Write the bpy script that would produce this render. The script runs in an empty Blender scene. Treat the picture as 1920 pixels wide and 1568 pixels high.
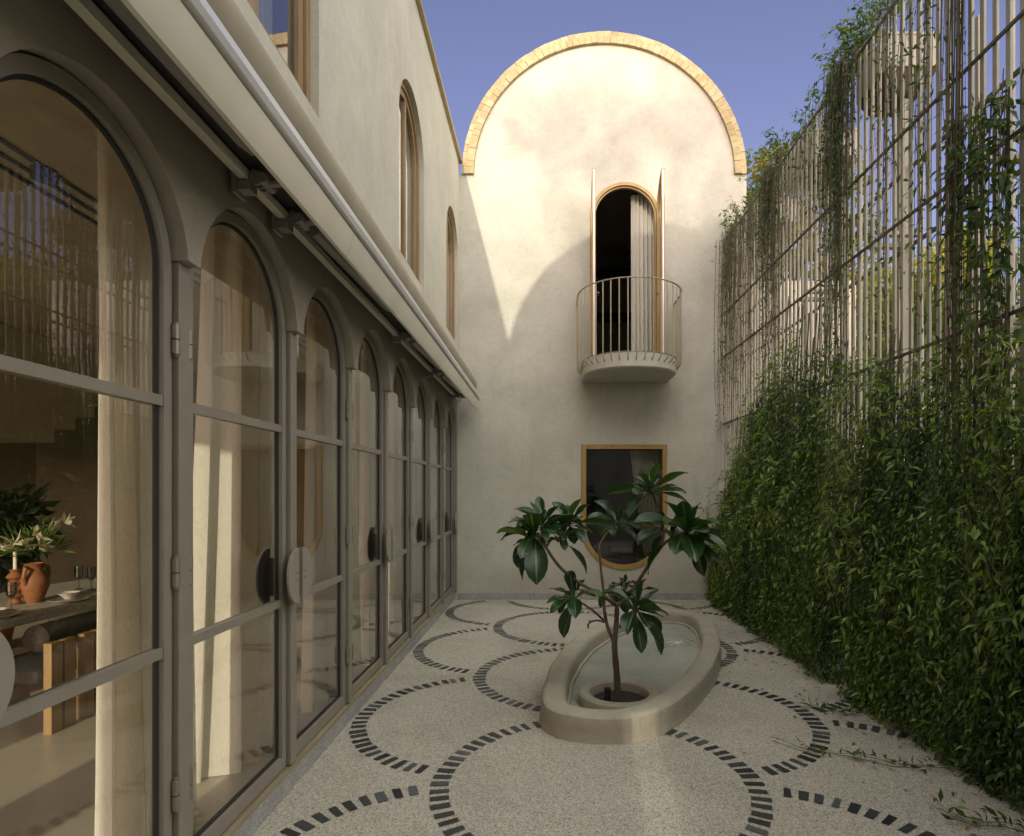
import bpy, bmesh, math, random
import numpy as np
from mathutils import Vector
from mathutils.geometry import tessellate_polygon
random.seed(7)
rng = np.random.default_rng(11)
PI = math.pi
SC = bpy.context.scene
COL = SC.collection
FPX, VX, VY, H = 1114.0, 1026.0, 923.0, 1.6      # survey of the photograph: focal length, vanishing point, eye height
YB = 8.87                                        # gable wall
YF = -1.2                                        # wall facing it, behind the camera
def at(px, py, Y):
    return ((px - VX) * Y / FPX, Y, H - (py - VY) * Y / FPX)

# ------------------------------------------------------------------ materials
def new_mat(name):
    m = bpy.data.materials.new(name); m.use_nodes = True
    nt = m.node_tree; nt.nodes.clear()
    out = nt.nodes.new('ShaderNodeOutputMaterial')
    return m, nt, out
def N(nt, t, **kw):
    n = nt.nodes.new(t)
    for k, v in kw.items():
        if k.startswith('i_'):
            n.inputs[k[2:].replace('_', ' ')].default_value = v
        else: setattr(n, k, v)
    return n
def L(nt, a, ao, b, bi): nt.links.new(a.outputs[ao], b.inputs[bi])
def c4(c): return (c[0], c[1], c[2], 1)
def coords(nt, scale=(1, 1, 1)):
    g = N(nt, 'ShaderNodeNewGeometry'); mp = N(nt, 'ShaderNodeMapping')
    mp.inputs['Scale'].default_value = scale
    L(nt, g, 'Position', mp, 'Vector'); return mp
def noise(nt, co, scale, detail=4, rough=.55, dist=0.0):
    n = N(nt, 'ShaderNodeTexNoise'); n.inputs['Scale'].default_value = scale
    n.inputs['Detail'].default_value = detail; n.inputs['Roughness'].default_value = rough
    n.inputs['Distortion'].default_value = dist
    L(nt, co, 'Vector', n, 'Vector'); return n
def ramp(nt, src, so, stops):
    r = N(nt, 'ShaderNodeValToRGB'); e = r.color_ramp.elements
    while len(e) < len(stops): e.new(.5)
    for el, (p, c) in zip(e, stops):
        el.position = p; el.color = c4(c) if len(c) == 3 else c
    L(nt, src, so, r, 'Fac'); return r
def mixc(nt, a, ao, b, bo, fac, blend='MIX'):
    m = N(nt, 'ShaderNodeMix', data_type='RGBA', blend_type=blend)
    if isinstance(fac, float): m.inputs[0].default_value = fac
    else: nt.links.new(fac, m.inputs[0])
    for i, (s, o) in ((6, (a, ao)), (7, (b, bo))):
        if isinstance(s, tuple): m.inputs[i].default_value = c4(s)
        else: nt.links.new(s.outputs[o], m.inputs[i])
    return m
def bump(nt, src, so, strength, dist=.01):
    b = N(nt, 'ShaderNodeBump'); b.inputs['Strength'].default_value = strength
    b.inputs['Distance'].default_value = dist
    L(nt, src, so, b, 'Height'); return b

def simple(name, col, rough=.6, metal=0.0, var=.12, scale=6.0, bmp=.0, spec=.5):
    m, nt, out = new_mat(name)
    p = N(nt, 'ShaderNodeBsdfPrincipled'); p.inputs['Roughness'].default_value = rough
    p.inputs['Metallic'].default_value = metal; p.inputs['Specular IOR Level'].default_value = spec
    co = coords(nt); n = noise(nt, co, scale, 5)
    d = tuple(c * (1 - var) for c in col); u = tuple(min(1, c * (1 + var)) for c in col)
    r = ramp(nt, n, 'Fac', [(.3, d), (.7, u)])
    L(nt, r, 'Color', p, 'Base Color')
    if bmp:
        n2 = noise(nt, co, scale * 12, 3); b = bump(nt, n2, 'Fac', bmp, .004); L(nt, b, 'Normal', p, 'Normal')
    L(nt, p, 'BSDF', out, 'Surface'); return m

def plaster(name, lo, hi, streak=.35, stain=.7, drip=None):
    m, nt, out = new_mat(name)
    p = N(nt, 'ShaderNodeBsdfPrincipled'); p.inputs['Roughness'].default_value = .82
    p.inputs['Specular IOR Level'].default_value = .25
    co = coords(nt); n1 = noise(nt, co, 1.1, 6, .6, .6)
    n2 = noise(nt, co, 7.0, 8, .65, .9)
    cs = coords(nt, (5.5, 5.5, .35)); n3 = noise(nt, cs, 1.6, 5, .6)
    r1 = ramp(nt, n1, 'Fac', [(.33, lo), (.68, hi)])
    r2 = ramp(nt, n2, 'Fac', [(.3, (.84, .83, .80)), (.55, (1, 1, 1)), (.8, (1.06, 1.05, 1.04))])
    r3 = ramp(nt, n3, 'Fac', [(.3, (.88, .87, .85)), (.6, (1, 1, 1))])
    a = mixc(nt, r1, 'Color', r2, 'Color', .5, 'MULTIPLY')
    b = mixc(nt, a, 2, r3, 'Color', streak, 'MULTIPLY')
    sx = N(nt, 'ShaderNodeSeparateXYZ'); L(nt, co, 'Vector', sx, 0)
    zz_ = N(nt, 'ShaderNodeMath', operation='MULTIPLY_ADD'); L(nt, n2, 'Fac', zz_, 0); zz_.inputs[1].default_value = -.55; L(nt, sx, 'Z', zz_, 2)
    r4 = ramp(nt, zz_, 0, [(.0, (.80, .785, .75)), (.28, (1, 1, 1))])
    b = mixc(nt, b, 2, r4, 'Color', stain, 'MULTIPLY')
    n5 = noise(nt, coords(nt, (1, 1, 1.8)), 19, 6, .7, 1.6); r5 = ramp(nt, n5, 'Fac', [(.38, (.93, .925, .91)), (.5, (1, 1, 1)), (.62, (1.03, 1.03, 1.03))])
    b = mixc(nt, b, 2, r5, 'Color', 1.0, 'MULTIPLY')
    if drip:
        xa, xb, za, zb_ = drip
        def mr(src, o, a0, a1):
            q = N(nt, 'ShaderNodeMapRange', interpolation_type='SMOOTHSTEP'); q.inputs[1].default_value = a0; q.inputs[2].default_value = a1; L(nt, src, o, q, 0); return q
        def mul(a, c):
            q = N(nt, 'ShaderNodeMath', operation='MULTIPLY'); L(nt, a, 0, q, 0); L(nt, c, 0, q, 1); return q
        n6 = noise(nt, coords(nt, (16, 16, .5)), 1.0, 5, .6); r6 = ramp(nt, n6, 'Fac', [(.46, (0, 0, 0)), (.68, (1, 1, 1))])
        k = mul(mul(mr(sx, 'X', xa, xa + .15), mr(sx, 'X', xb, xb - .15)), mul(mr(sx, 'Z', za, zb_), mr(sx, 'Z', zb_ + .03, zb_)))
        k = mul(k, r6)
        k2 = N(nt, 'ShaderNodeMath', operation='MULTIPLY'); L(nt, k, 0, k2, 0); k2.inputs[1].default_value = .3
        b = mixc(nt, b, 2, (.80, .77, .71), None, k2.outputs[0], 'MULTIPLY')
    nt.links.new(b.outputs[2], p.inputs['Base Color'])
    n4 = noise(nt, co, 55, 4, .6)
    bb = bump(nt, n2, 'Fac', .25, .012); b2 = bump(nt, n4, 'Fac', .25, .003)
    L(nt, bb, 'Normal', b2, 'Normal'); L(nt, b2, 'Normal', p, 'Normal')
    L(nt, p, 'BSDF', out, 'Surface'); return m

def wood(name, lo, hi, rough=.45, axis=2):
    m, nt, out = new_mat(name)
    p = N(nt, 'ShaderNodeBsdfPrincipled'); p.inputs['Roughness'].default_value = rough
    s = [14, 14, 14]; s[axis] = 1.2
    n = noise(nt, coords(nt, s), 2.2, 6, .6, .4)
    r = ramp(nt, n, 'Fac', [(.3, lo), (.7, hi)])
    L(nt, r, 'Color', p, 'Base Color')
    b = bump(nt, n, 'Fac', .15, .004); L(nt, b, 'Normal', p, 'Normal')
    L(nt, p, 'BSDF', out, 'Surface'); return m

def glass(name, tint=(.93, .94, .90), bump_s=.02):
    m, nt, out = new_mat(name)
    t = N(nt, 'ShaderNodeBsdfTransparent'); t.inputs['Color'].default_value = c4(tint)
    g = N(nt, 'ShaderNodeBsdfGlossy'); g.inputs['Roughness'].default_value = .0
    n = noise(nt, coords(nt), 1.3, 2); b = bump(nt, n, 'Fac', bump_s, .03); L(nt, b, 'Normal', g, 'Normal')
    f = N(nt, 'ShaderNodeFresnel'); f.inputs['IOR'].default_value = 1.52
    k = N(nt, 'ShaderNodeMath', operation='MULTIPLY'); k.inputs[1].default_value = 2.3; k.use_clamp = True
    L(nt, f, 'Fac', k, 0)
    x = N(nt, 'ShaderNodeMixShader'); L(nt, k, 0, x, 'Fac'); L(nt, t, 0, x, 1); L(nt, g, 0, x, 2)
    L(nt, x, 0, out, 'Surface'); return m

def cloth(name, col, transp=.2, transl=.45):
    m, nt, out = new_mat(name)
    d = N(nt, 'ShaderNodeBsdfDiffuse'); t = N(nt, 'ShaderNodeBsdfTranslucent'); tr = N(nt, 'ShaderNodeBsdfTransparent')
    n = noise(nt, coords(nt, (60, 60, 8)), 4, 4)
    r = ramp(nt, n, 'Fac', [(.3, tuple(c * .86 for c in col)), (.7, col)])
    L(nt, r, 'Color', d, 'Color'); L(nt, r, 'Color', t, 'Color')
    a = N(nt, 'ShaderNodeMixShader'); a.inputs[0].default_value = transl; L(nt, d, 0, a, 1); L(nt, t, 0, a, 2)
    b = N(nt, 'ShaderNodeMixShader'); b.inputs[0].default_value = transp; L(nt, a, 0, b, 1); L(nt, tr, 0, b, 2)
    L(nt, b, 0, out, 'Surface'); return m

def leafmat(name, dark, mid, light, transl=.3, rough=.45, rib=None, spec=.5):
    m, nt, out = new_mat(name)
    at_ = N(nt, 'ShaderNodeAttribute', attribute_name='tint')
    r = ramp(nt, at_, 'Fac', [(0, dark), (.5, mid), (1, light)])
    src, so = r, 'Color'
    if rib:
        a2 = N(nt, 'ShaderNodeAttribute', attribute_name='rib')
        rr = ramp(nt, a2, 'Fac', [(.05, (1, 1, 1)), (.10, (0, 0, 0))])
        mx = mixc(nt, r, 'Color', rib, None, rr.outputs['Color']); src, so = mx, 2
    p = N(nt, 'ShaderNodeBsdfPrincipled'); p.inputs['Roughness'].default_value = rough
    p.inputs['Specular IOR Level'].default_value = spec
    t = N(nt, 'ShaderNodeBsdfTranslucent')
    nt.links.new(src.outputs[so], p.inputs['Base Color'])
    yl = mixc(nt, src, so, (1.5, 1.45, .5), None, 1.0, 'MULTIPLY')
    nt.links.new(yl.outputs[2], t.inputs['Color'])
    x = N(nt, 'ShaderNodeMixShader'); x.inputs[0].default_value = transl
    L(nt, p, 0, x, 1); L(nt, t, 0, x, 2); L(nt, x, 0, out, 'Surface'); return m

def terrazzo():
    m, nt, out = new_mat('washed_aggregate')
    p = N(nt, 'ShaderNodeBsdfPrincipled'); p.inputs['Roughness'].default_value = .75
    p.inputs['Specular IOR Level'].default_value = .3
    co = coords(nt)
    v = N(nt, 'ShaderNodeTexVoronoi'); v.inputs['Scale'].default_value = 160; L(nt, co, 'Vector', v, 'Vector')
    r = ramp(nt, v, 'Color', [(.0, (.13, .12, .105)), (.16, (.265, .24, .20)), (.34, (.41, .378, .32)), (.62, (.50, .465, .395)), (.88, (.60, .57, .505)), (1.0, (.70, .67, .605))])
    v2 = N(nt, 'ShaderNodeTexVoronoi', feature='DISTANCE_TO_EDGE'); v2.inputs['Scale'].default_value = 160; L(nt, co, 'Vector', v2, 'Vector')
    re = ramp(nt, v2, 'Distance', [(.0, (.70, .68, .62)), (.12, (1, 1, 1))])
    n = noise(nt, co, .9, 6, .6, .5); rn = ramp(nt, n, 'Fac', [(.3, (.80, .785, .75)), (.5, (.98, .97, .95)), (.7, (1.06, 1.05, 1.03))])
    a = mixc(nt, r, 'Color', re, 'Color', 1.0, 'MULTIPLY'); b = mixc(nt, a, 2, rn, 'Color', 1.0, 'MULTIPLY')
    nt.links.new(b.outputs[2], p.inputs['Base Color'])
    bb = bump(nt, v2, 'Distance', .35, .003); L(nt, bb, 'Normal', p, 'Normal')
    L(nt, p, 'BSDF', out, 'Surface'); return m

def granite(name, cols, scale=160):
    m, nt, out = new_mat(name)
    p = N(nt, 'ShaderNodeBsdfPrincipled'); p.inputs['Roughness'].default_value = .5
    co = coords(nt); v = N(nt, 'ShaderNodeTexVoronoi'); v.inputs['Scale'].default_value = scale; L(nt, co, 'Vector', v, 'Vector')
    r = ramp(nt, v, 'Color', [(0, cols[0]), (.45, cols[1]), (1, cols[2])])
    n = noise(nt, co, 3, 6, .7, 1.0); rn = ramp(nt, n, 'Fac', [(.3, (.75, .75, .76)), (.7, (1.1, 1.1, 1.08))])
    a = mixc(nt, r, 'Color', rn, 'Color', 1.0, 'MULTIPLY'); nt.links.new(a.outputs[2], p.inputs['Base Color'])
    L(nt, p, 'BSDF', out, 'Surface'); return m

def tinted(name, stops, rough=.8, bmp=.3, mottle=30):
    m, nt, out = new_mat(name)
    a = N(nt, 'ShaderNodeAttribute', attribute_name='tint'); r = ramp(nt, a, 'Fac', stops)
    p = N(nt, 'ShaderNodeBsdfPrincipled'); p.inputs['Roughness'].default_value = rough
    n = noise(nt, coords(nt), mottle, 5, .65); rn = ramp(nt, n, 'Fac', [(.3, (.78, .77, .75)), (.7, (1.1, 1.1, 1.1))])
    x = mixc(nt, r, 'Color', rn, 'Color', 1.0, 'MULTIPLY'); nt.links.new(x.outputs[2], p.inputs['Base Color'])
    b = bump(nt, n, 'Fac', bmp, .004); L(nt, b, 'Normal', p, 'Normal')
    L(nt, p, 'BSDF', out, 'Surface'); return m

def watermat():
    m, nt, out = new_mat('pool_water')
    p = N(nt, 'ShaderNodeBsdfPrincipled'); p.inputs['Roughness'].default_value = .06
    co = coords(nt)
    n = noise(nt, co, 2.2, 4, .5, .4); r = ramp(nt, n, 'Fac', [(.3, (.27, .28, .235)), (.7, (.35, .36, .30))])
    L(nt, r, 'Color', p, 'Base Color'); p.inputs['IOR'].default_value = 1.33
    n1 = noise(nt, coords(nt, (6, 14, 6)), 1.6, 4, .6, .8)
    # ripples round the bubbling inlet
    g = N(nt, 'ShaderNodeNewGeometry'); d = N(nt, 'ShaderNodeVectorMath', operation='DISTANCE'); d.inputs[1].default_value = (1.36, 6.25, .035)
    L(nt, g, 'Position', d, 0)
    w = N(nt, 'ShaderNodeMath', operation='MULTIPLY'); w.inputs[1].default_value = 75; L(nt, d, 'Value', w, 0)
    s = N(nt, 'ShaderNodeMath', operation='SINE'); L(nt, w, 0, s, 0)
    f = N(nt, 'ShaderNodeMapRange'); f.inputs[1].default_value = 0; f.inputs[2].default_value = .55; f.inputs[3].default_value = 1; f.inputs[4].default_value = 0
    L(nt, d, 'Value', f, 0)
    q = N(nt, 'ShaderNodeMath', operation='MULTIPLY'); L(nt, s, 0, q, 0); L(nt, f, 0, q, 1)
    b = bump(nt, n1, 'Fac', .5, .018); b2 = bump(nt, q, 0, .5, .012); L(nt, b, 'Normal', b2, 'Normal'); L(nt, b2, 'Normal', p, 'Normal')
    L(nt, p, 'BSDF', out, 'Surface'); return m

M = {}
M['plaster'] = plaster('lime_plaster', (.45, .417, .338), (.55, .515, .425))
M['plaster_gable'] = plaster('gable_plaster', (.455, .430, .355), (.56, .533, .448), .2, .7, (.42, 1.92, 1.5, 3.24))
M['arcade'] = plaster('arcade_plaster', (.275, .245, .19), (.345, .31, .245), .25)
M['basin'] = plaster('basin_plaster', (.35, .318, .25), (.46, .42, .335), .3, .35)
M['inside'] = plaster('room_plaster', (.24, .205, .135), (.31, .27, .18), .2)
M['inside_dark'] = plaster('dark_room_plaster', (.27, .24, .20), (.36, .32, .27), .2)
M['stair'] = plaster('stair_plaster', (.42, .37, .27), (.50, .44, .33), .2)
M['ceil'] = simple('ceiling_paint', (.42, .36, .25), .8)
M['metal'] = simple('taupe_metal', (.225, .198, .155), .40, .0, .06, 9)
M['gasket'] = simple('rubber_gasket', (.02, .02, .018), .6)
M['steel'] = simple('hinge_metal', (.20, .175, .135), .38, .2, .1)
M['handle'] = simple('handle_metal', (.26, .232, .185), .36, .0, .05)
M['thresh'] = wood('threshold_wood', (.24, .195, .115), (.33, .275, .17), .55, 1)
M['glass'] = glass('clear_glass')
M['glass_up'] = glass('window_glass', (.8, .82, .8), .03)
M['oak'] = wood('oak_frame', (.29, .175, .050), (.43, .275, .090))
M['oak_dull'] = wood('weathered_oak_frame', (.20, .125, .055), (.30, .20, .095))
M['awn_beige'] = simple('awning_front_metal', (.66, .61, .49), .36, .15, .07, 3)
M['awn_grey'] = simple('awning_rail_metal', (.72, .71, .70), .28, .25, .04, 3)
M['awn_cloth'] = simple('awning_cloth', (.30, .255, .18), .85, 0, .1, 4, .15)
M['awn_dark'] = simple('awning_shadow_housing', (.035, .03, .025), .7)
M['awn_arm'] = simple('awning_arm_metal', (.27, .255, .235), .4, .3, .06)
M['brass'] = simple('coping_metal', (.42, .33, .15), .4, .35, .1)
M['rail'] = simple('railing_metal', (.40, .345, .235), .42, .15, .06)
M['slat'] = simple('fence_slats', (.39, .352, .262), .55, .0, .14, 3)
M['frail'] = simple('fence_rails', (.10, .088, .068), .6, .1, .15)
M['planter'] = simple('planter_panel', (.42, .385, .30), .7, 0, .1, 5)
M['plbase'] = simple('planter_underside', (.085, .06, .042), .8, 0, .2)
M['floor'] = terrazzo()
M['kerb'] = granite('kerb_stone', ((.17, .165, .155), (.33, .32, .30), (.50, .49, .46)))
M['inlay'] = tinted('slate_inlay', [(0, (.022, .025, .026)), (.6, (.05, .057, .056)), (1, (.105, .118, .115))], .4, .2, 45)
M['brick'] = tinted('coping_brick', [(0, (.36, .275, .135)), (.5, (.45, .36, .20)), (1, (.54, .47, .31))], .85, .4, 24)
M['mortar'] = simple('mortar', (.36, .30, .19), .9)
M['water'] = watermat()
M['soil'] = simple('dark_soil', (.035, .028, .02), .9, 0, .4, 40, .5)
M['black'] = simple('black_metal', (.015, .016, .018), .35)
M['bark'] = wood('grey_bark', (.075, .052, .034), (.17, .125, .085), .8)
M['treebark'] = wood('tree_bark', (.07, .055, .04), (.14, .11, .08), .9)
M['stem'] = simple('vine_stems', (.155, .120, .070), .8, 0, .25, 20)
M['gstem'] = simple('green_vine_stems', (.10, .115, .045), .7, 0, .25, 20)
M['plum'] = leafmat('frangipani_leaf', (.010, .030, .008), (.022, .062, .014), (.085, .15, .025), .2, .32, (.12, .19, .06), .5)
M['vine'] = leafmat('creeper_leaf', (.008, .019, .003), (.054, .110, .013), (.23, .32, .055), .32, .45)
M['dryvine'] = leafmat('dry_creeper_leaf', (.045, .055, .014), (.10, .125, .034), (.19, .21, .065), .3, .5)
M['treeleaf'] = leafmat('tree_leaf', (.05, .10, .015), (.16, .21, .03), (.42, .35, .04), .42, .5)
M['treeleaf2'] = leafmat('autumn_tree_leaf', (.06, .10, .02), (.15, .175, .035), (.33, .22, .035), .4, .5)
M['indoor'] = leafmat('house_plant_leaf', (.008, .02, .006), (.016, .036, .010), (.035, .065, .018), .15, .45)
M['lily'] = leafmat('lily_petal', (.10, .16, .04), (.48, .43, .32), (.66, .62, .52), .35, .5)
M['curtain'] = cloth('sheer_curtain', (.93, .885, .74), .02, .34)
M['curtain_w'] = cloth('white_curtain', (.82, .79, .68), .03, .3)
M['roomfloor'] = simple('polished_screed', (.46, .40, .29), .32, 0, .1, 2)
M['stone_top'] = granite('travertine_top', ((.36, .32, .25), (.44, .40, .32), (.52, .48, .39)), 40)
M['terracotta'] = simple('terracotta', (.27, .105, .036), .6, 0, .12, 12)
M['candle'] = simple('candle_wax', (.72, .66, .52), .45)
M['china'] = simple('cream_china', (.58, .53, .43), .3)
M['boucle'] = simple('brown_boucle', (.05, .038, .027), .95, 0, .35, 60, .8)
M['chairwood'] = wood('chair_oak', (.25, .155, .055), (.36, .235, .09), .45)
M['grey_cloth'] = simple('grey_upholstery', (.16, .155, .15), .9, 0, .15, 30, .3)
M['ground'] = simple('dry_ground', (.16, .14, .10), .95, 0, .3, .4, .3)

# ------------------------------------------------------------------ mesh helpers
def wloc(o):
    v = Vector((0, 0, 0))
    while o is not None:
        v += o.location; o = o.parent
    return v
def tag(o, label=None, cat=None, group=None, kind=None):
    if label: o['label'] = label
    if cat: o['category'] = cat
    if group: o['group'] = group
    if kind: o['kind'] = kind
    return o
def thing(name, loc, label, cat, group=None):
    o = bpy.data.objects.new(name, None); COL.objects.link(o); o.location = loc
    o.empty_display_size = .1
    return tag(o, label, cat, group)
class MB:
    def __init__(s): s.v = []; s.f = []; s.m = []; s.t = []
    def add(s, verts, faces, mi=0, tint=.5):
        b = len(s.v); s.v += [tuple(v) for v in verts]
        s.f += [tuple(i + b for i in f) for f in faces]; s.m += [mi] * len(faces); s.t += [tint] * len(verts)
    def box(s, a, b, mi=0, tint=.5):
        x0, y0, z0 = a; x1, y1, z1 = b
        s.add([(x0, y0, z0), (x1, y0, z0), (x1, y1, z0), (x0, y1, z0), (x0, y0, z1), (x1, y0, z1), (x1, y1, z1), (x0, y1, z1)],
              [(0, 3, 2, 1), (4, 5, 6, 7), (0, 1, 5, 4), (1, 2, 6, 5), (2, 3, 7, 6), (3, 0, 4, 7)], mi, tint)
    def tube(s, pts, r, n=8, mi=0, cap=True, tint=.5, flat=1.0):
        pts = [Vector(p) for p in pts]; rs = r if hasattr(r, '__len__') else [r] * len(pts)
        vs = []; up = Vector((0, 0, 1))
        prev = None
        for i, p in enumerate(pts):
            d = (pts[min(i + 1, len(pts) - 1)] - pts[max(i - 1, 0)]).normalized()
            if prev is None:
                u = d.cross(Vector((0, 0, 1)) if abs(d.z) < .9 else Vector((1, 0, 0))).normalized()
            else:
                u = (prev - d * prev.dot(d)).normalized()
            prev = u; w = d.cross(u)
            for k in range(n):
                a = 2 * PI * k / n
                vs.append(p + (u * math.cos(a) + w * math.sin(a) * flat) * rs[i])
        fs = [(i * n + k, i * n + (k + 1) % n, (i + 1) * n + (k + 1) % n, (i + 1) * n + k) for i in range(len(pts) - 1) for k in range(n)]
        if cap: fs += [tuple(range(n))[::-1], tuple((len(pts) - 1) * n + k for k in range(n))]
        s.add(vs, fs, mi, tint)
    def lathe(s, prof, c, n=24, mi=0, closed=False):
        vs = [(c[0] + r * math.cos(2 * PI * k / n), c[1] + r * math.sin(2 * PI * k / n), c[2] + z) for r, z in prof for k in range(n)]
        P = len(prof)
        fs = [(i * n + k, i * n + (k + 1) % n, ((i + 1) % P) * n + (k + 1) % n, ((i + 1) % P) * n + k) for i in range(P if closed else P - 1) for k in range(n)]
        s.add(vs, fs, mi)
    def loops(s, loops, mi=0, closed_loop=True, wrap=False):
        n = len(loops[0]); vs = [p for l in loops for p in l]; P = len(loops)
        fs = []
        for i in range(P if wrap else P - 1):
            j = (i + 1) % P
            for k in range(n if closed_loop else n - 1):
                fs.append((i * n + k, i * n + (k + 1) % n, j * n + (k + 1) % n, j * n + k))
        s.add(vs, fs, mi)
    def prism(s, outer, fn, w0, w1, holes=(), mi=0, back=True, mi_hole=None):
        """outline in (u,v) with holes, extruded from w0 (front) to w1 (back); fn maps (u,v,w) to a point"""
        allp = [list(outer)] + [list(h) for h in holes]
        tri = tessellate_polygon([[Vector((u, v, 0)) for u, v in l] for l in allp])
        flat = [p for l in allp for p in l]; n = len(flat)
        vs = [fn(u, v, w0) for u, v in flat] + [fn(u, v, w1) for u, v in flat]
        fs = [tuple(t) for t in tri]
        if back: fs += [tuple(i + n for i in t[::-1]) for t in tri]
        b = len(s.v); s.add(vs, fs, mi)
        k = 0
        for li, l in enumerate(allp):
            m = len(l); ff = [(b + k + i, b + k + (i + 1) % m, b + k + (i + 1) % m + n, b + k + i + n) for i in range(m)]
            s.f += ff; s.m += [mi_hole if (li and mi_hole is not None) else mi] * m; k += m
    def ngon(s, outer, fn, w0, w1, mi=0):
        n = len(outer)
        vs = [fn(u, v, w0) for u, v in outer] + [fn(u, v, w1) for u, v in outer]
        s.add(vs, [tuple(range(n)), tuple(range(2 * n - 1, n - 1, -1))] + [(i, (i + 1) % n, (i + 1) % n + n, i + n) for i in range(n)], mi)
    def ring(s, outer, inner, fn, w0, w1, mi=0, closed=True):
        loops = [[fn(u, v, w0) for u, v in outer], [fn(u, v, w0) for u, v in inner], [fn(u, v, w1) for u, v in inner], [fn(u, v, w1) for u, v in outer]]
        s.loops(loops, mi, closed, True)
        if not closed:
            n = len(outer); b = len(s.v) - 4 * n
            s.f += [(b, b + n, b + 2 * n, b + 3 * n), (b + n - 1, b + 4 * n - 1, b + 3 * n - 1, b + 2 * n - 1)]; s.m += [mi] * 2
    def build(s, name, mats, parent=None, smooth=False, bevel=0, tint=False, recalc=True):
        off = wloc(parent) if parent else Vector((0, 0, 0))
        me = bpy.data.meshes.new(name)
        me.from_pydata([(x - off.x, y - off.y, z - off.z) for x, y, z in s.v], [], s.f)
        for m in (mats if isinstance(mats, (list, tuple)) else [mats]): me.materials.append(m)
        me.polygons.foreach_set('material_index', s.m)
        if recalc:
            bm = bmesh.new(); bm.from_mesh(me); bmesh.ops.recalc_face_normals(bm, faces=bm.faces); bm.to_mesh(me); bm.free()
        if tint:
            a = me.attributes.new('tint', 'FLOAT', 'POINT'); a.data.foreach_set('value', s.t)
        if smooth:
            me.polygons.foreach_set('use_smooth', [True] * len(me.polygons))
            me.set_sharp_from_angle(angle=math.radians(35))
        me.update()
        o = bpy.data.objects.new(name, me); COL.objects.link(o)
        if parent: o.parent = parent
        if bevel:
            b = o.modifiers.new('bevel', 'BEVEL'); b.width = bevel; b.segments = 2; b.limit_method = 'ANGLE'; b.angle_limit = math.radians(50)
        return o
fL = lambda u, v, w: (w, u, v)     # left wall: u = Y, v = z, w = X
fB = lambda u, v, w: (u, w, v)     # gable wall: u = X, v = z, w = Y
fG = lambda u, v, w: (u, v, w)     # ground: u = X, v = Y, w = z
def copy_tree(o, parent=None):
    c = o.copy(); COL.objects.link(c)
    if parent: c.parent = parent
    for ch in [x for x in bpy.data.objects if x.parent == o]: copy_tree(ch, c)
    return c

def leaf_mesh(name, pos, d, nrm, ln, wd, tint, mat, parent=None, fold=.25, droop=.12):
    """numpy arrays: five-vertex folded leaves, all in one mesh"""
    n = len(pos); d = d / np.linalg.norm(d, axis=1, keepdims=True)
    s = np.cross(d, nrm); s /= np.linalg.norm(s, axis=1, keepdims=True) + 1e-9
    u = np.cross(s, d)
    ln = ln[:, None]; wd = wd[:, None]
    b = pos; m = pos + d * ln * .45 - u * wd * fold * .2
    l = m + s * wd * .5 + u * wd * fold; r = m - s * wd * .5 + u * wd * fold
    t = pos + d * ln - u * ln * droop
    V = np.stack([b, l, m, r, t], 1).reshape(-1, 3)
    off = wloc(parent) if parent else (0, 0, 0); V = V - np.array(off)
    i = np.arange(n)[:, None] * 5
    F = np.concatenate([i + np.array([[0, 3, 2]]), i + np.array([[0, 2, 1]]), i + np.array([[2, 3, 4]]), i + np.array([[2, 4, 1]])], 1).reshape(-1, 3)
    me = bpy.data.meshes.new(name)
    me.vertices.add(len(V)); me.vertices.foreach_set('co', V.astype(np.float32).ravel())
    me.loops.add(F.size); me.loops.foreach_set('vertex_index', F.astype(np.int32).ravel())
    me.polygons.add(len(F)); me.polygons.foreach_set('loop_start', np.arange(0, F.size, 3, dtype=np.int32))
    me.update(calc_edges=True)
    a = me.attributes.new('tint', 'FLOAT', 'POINT'); a.data.foreach_set('value', np.repeat(np.clip(tint, 0, 1), 5).astype(np.float32))
    me.materials.append(mat)
    o = bpy.data.objects.new(name, me); COL.objects.link(o)
    if parent: o.parent = parent
    return o
def strands_mesh(name, P, rad, mat, parent=None):
    """P: (n,k,3) polylines -> thin three-sided tubes"""
    n, k, _ = P.shape
    T = np.gradient(P, axis=1); T /= np.linalg.norm(T, axis=2, keepdims=True) + 1e-9
    ref = np.where(np.abs(T[..., :1]) > .8, np.array([0., 1, 0]), np.array([1., 0, 0]))
    U = np.cross(T, ref); U /= np.linalg.norm(U, axis=2, keepdims=True) + 1e-9
    W = np.cross(T, U); rad = np.asarray(rad).reshape(n, 1, 1) * np.linspace(1, .6, k).reshape(1, k, 1)
    V = np.stack([P + (U * math.cos(a) + W * math.sin(a)) * rad for a in (0, 2 * PI / 3, 4 * PI / 3)], 2)
    off = wloc(parent) if parent else (0, 0, 0)
    V = V.reshape(-1, 3) - np.array(off)
    idx = (np.arange(n)[:, None, None] * k + np.arange(k - 1)[None, :, None]) * 3
    q = np.arange(3)[None, None, :]; q2 = (q + 1) % 3
    F = np.stack([idx + q, idx + q2, idx + 3 + q2, idx + 3 + q], -1).reshape(-1, 4)
    me = bpy.data.meshes.new(name)
    me.vertices.add(len(V)); me.vertices.foreach_set('co', V.astype(np.float32).ravel())
    me.loops.add(F.size); me.loops.foreach_set('vertex_index', F.astype(np.int32).ravel())
    me.polygons.add(len(F)); me.polygons.foreach_set('loop_start', np.arange(0, F.size, 4, dtype=np.int32))
    me.update(calc_edges=True); me.materials.append(mat)
    o = bpy.data.objects.new(name, me); COL.objects.link(o)
    if parent: o.parent = parent
    return o
def rvec(n, s=1.0): return rng.normal(0, s, (n, 3))
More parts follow.
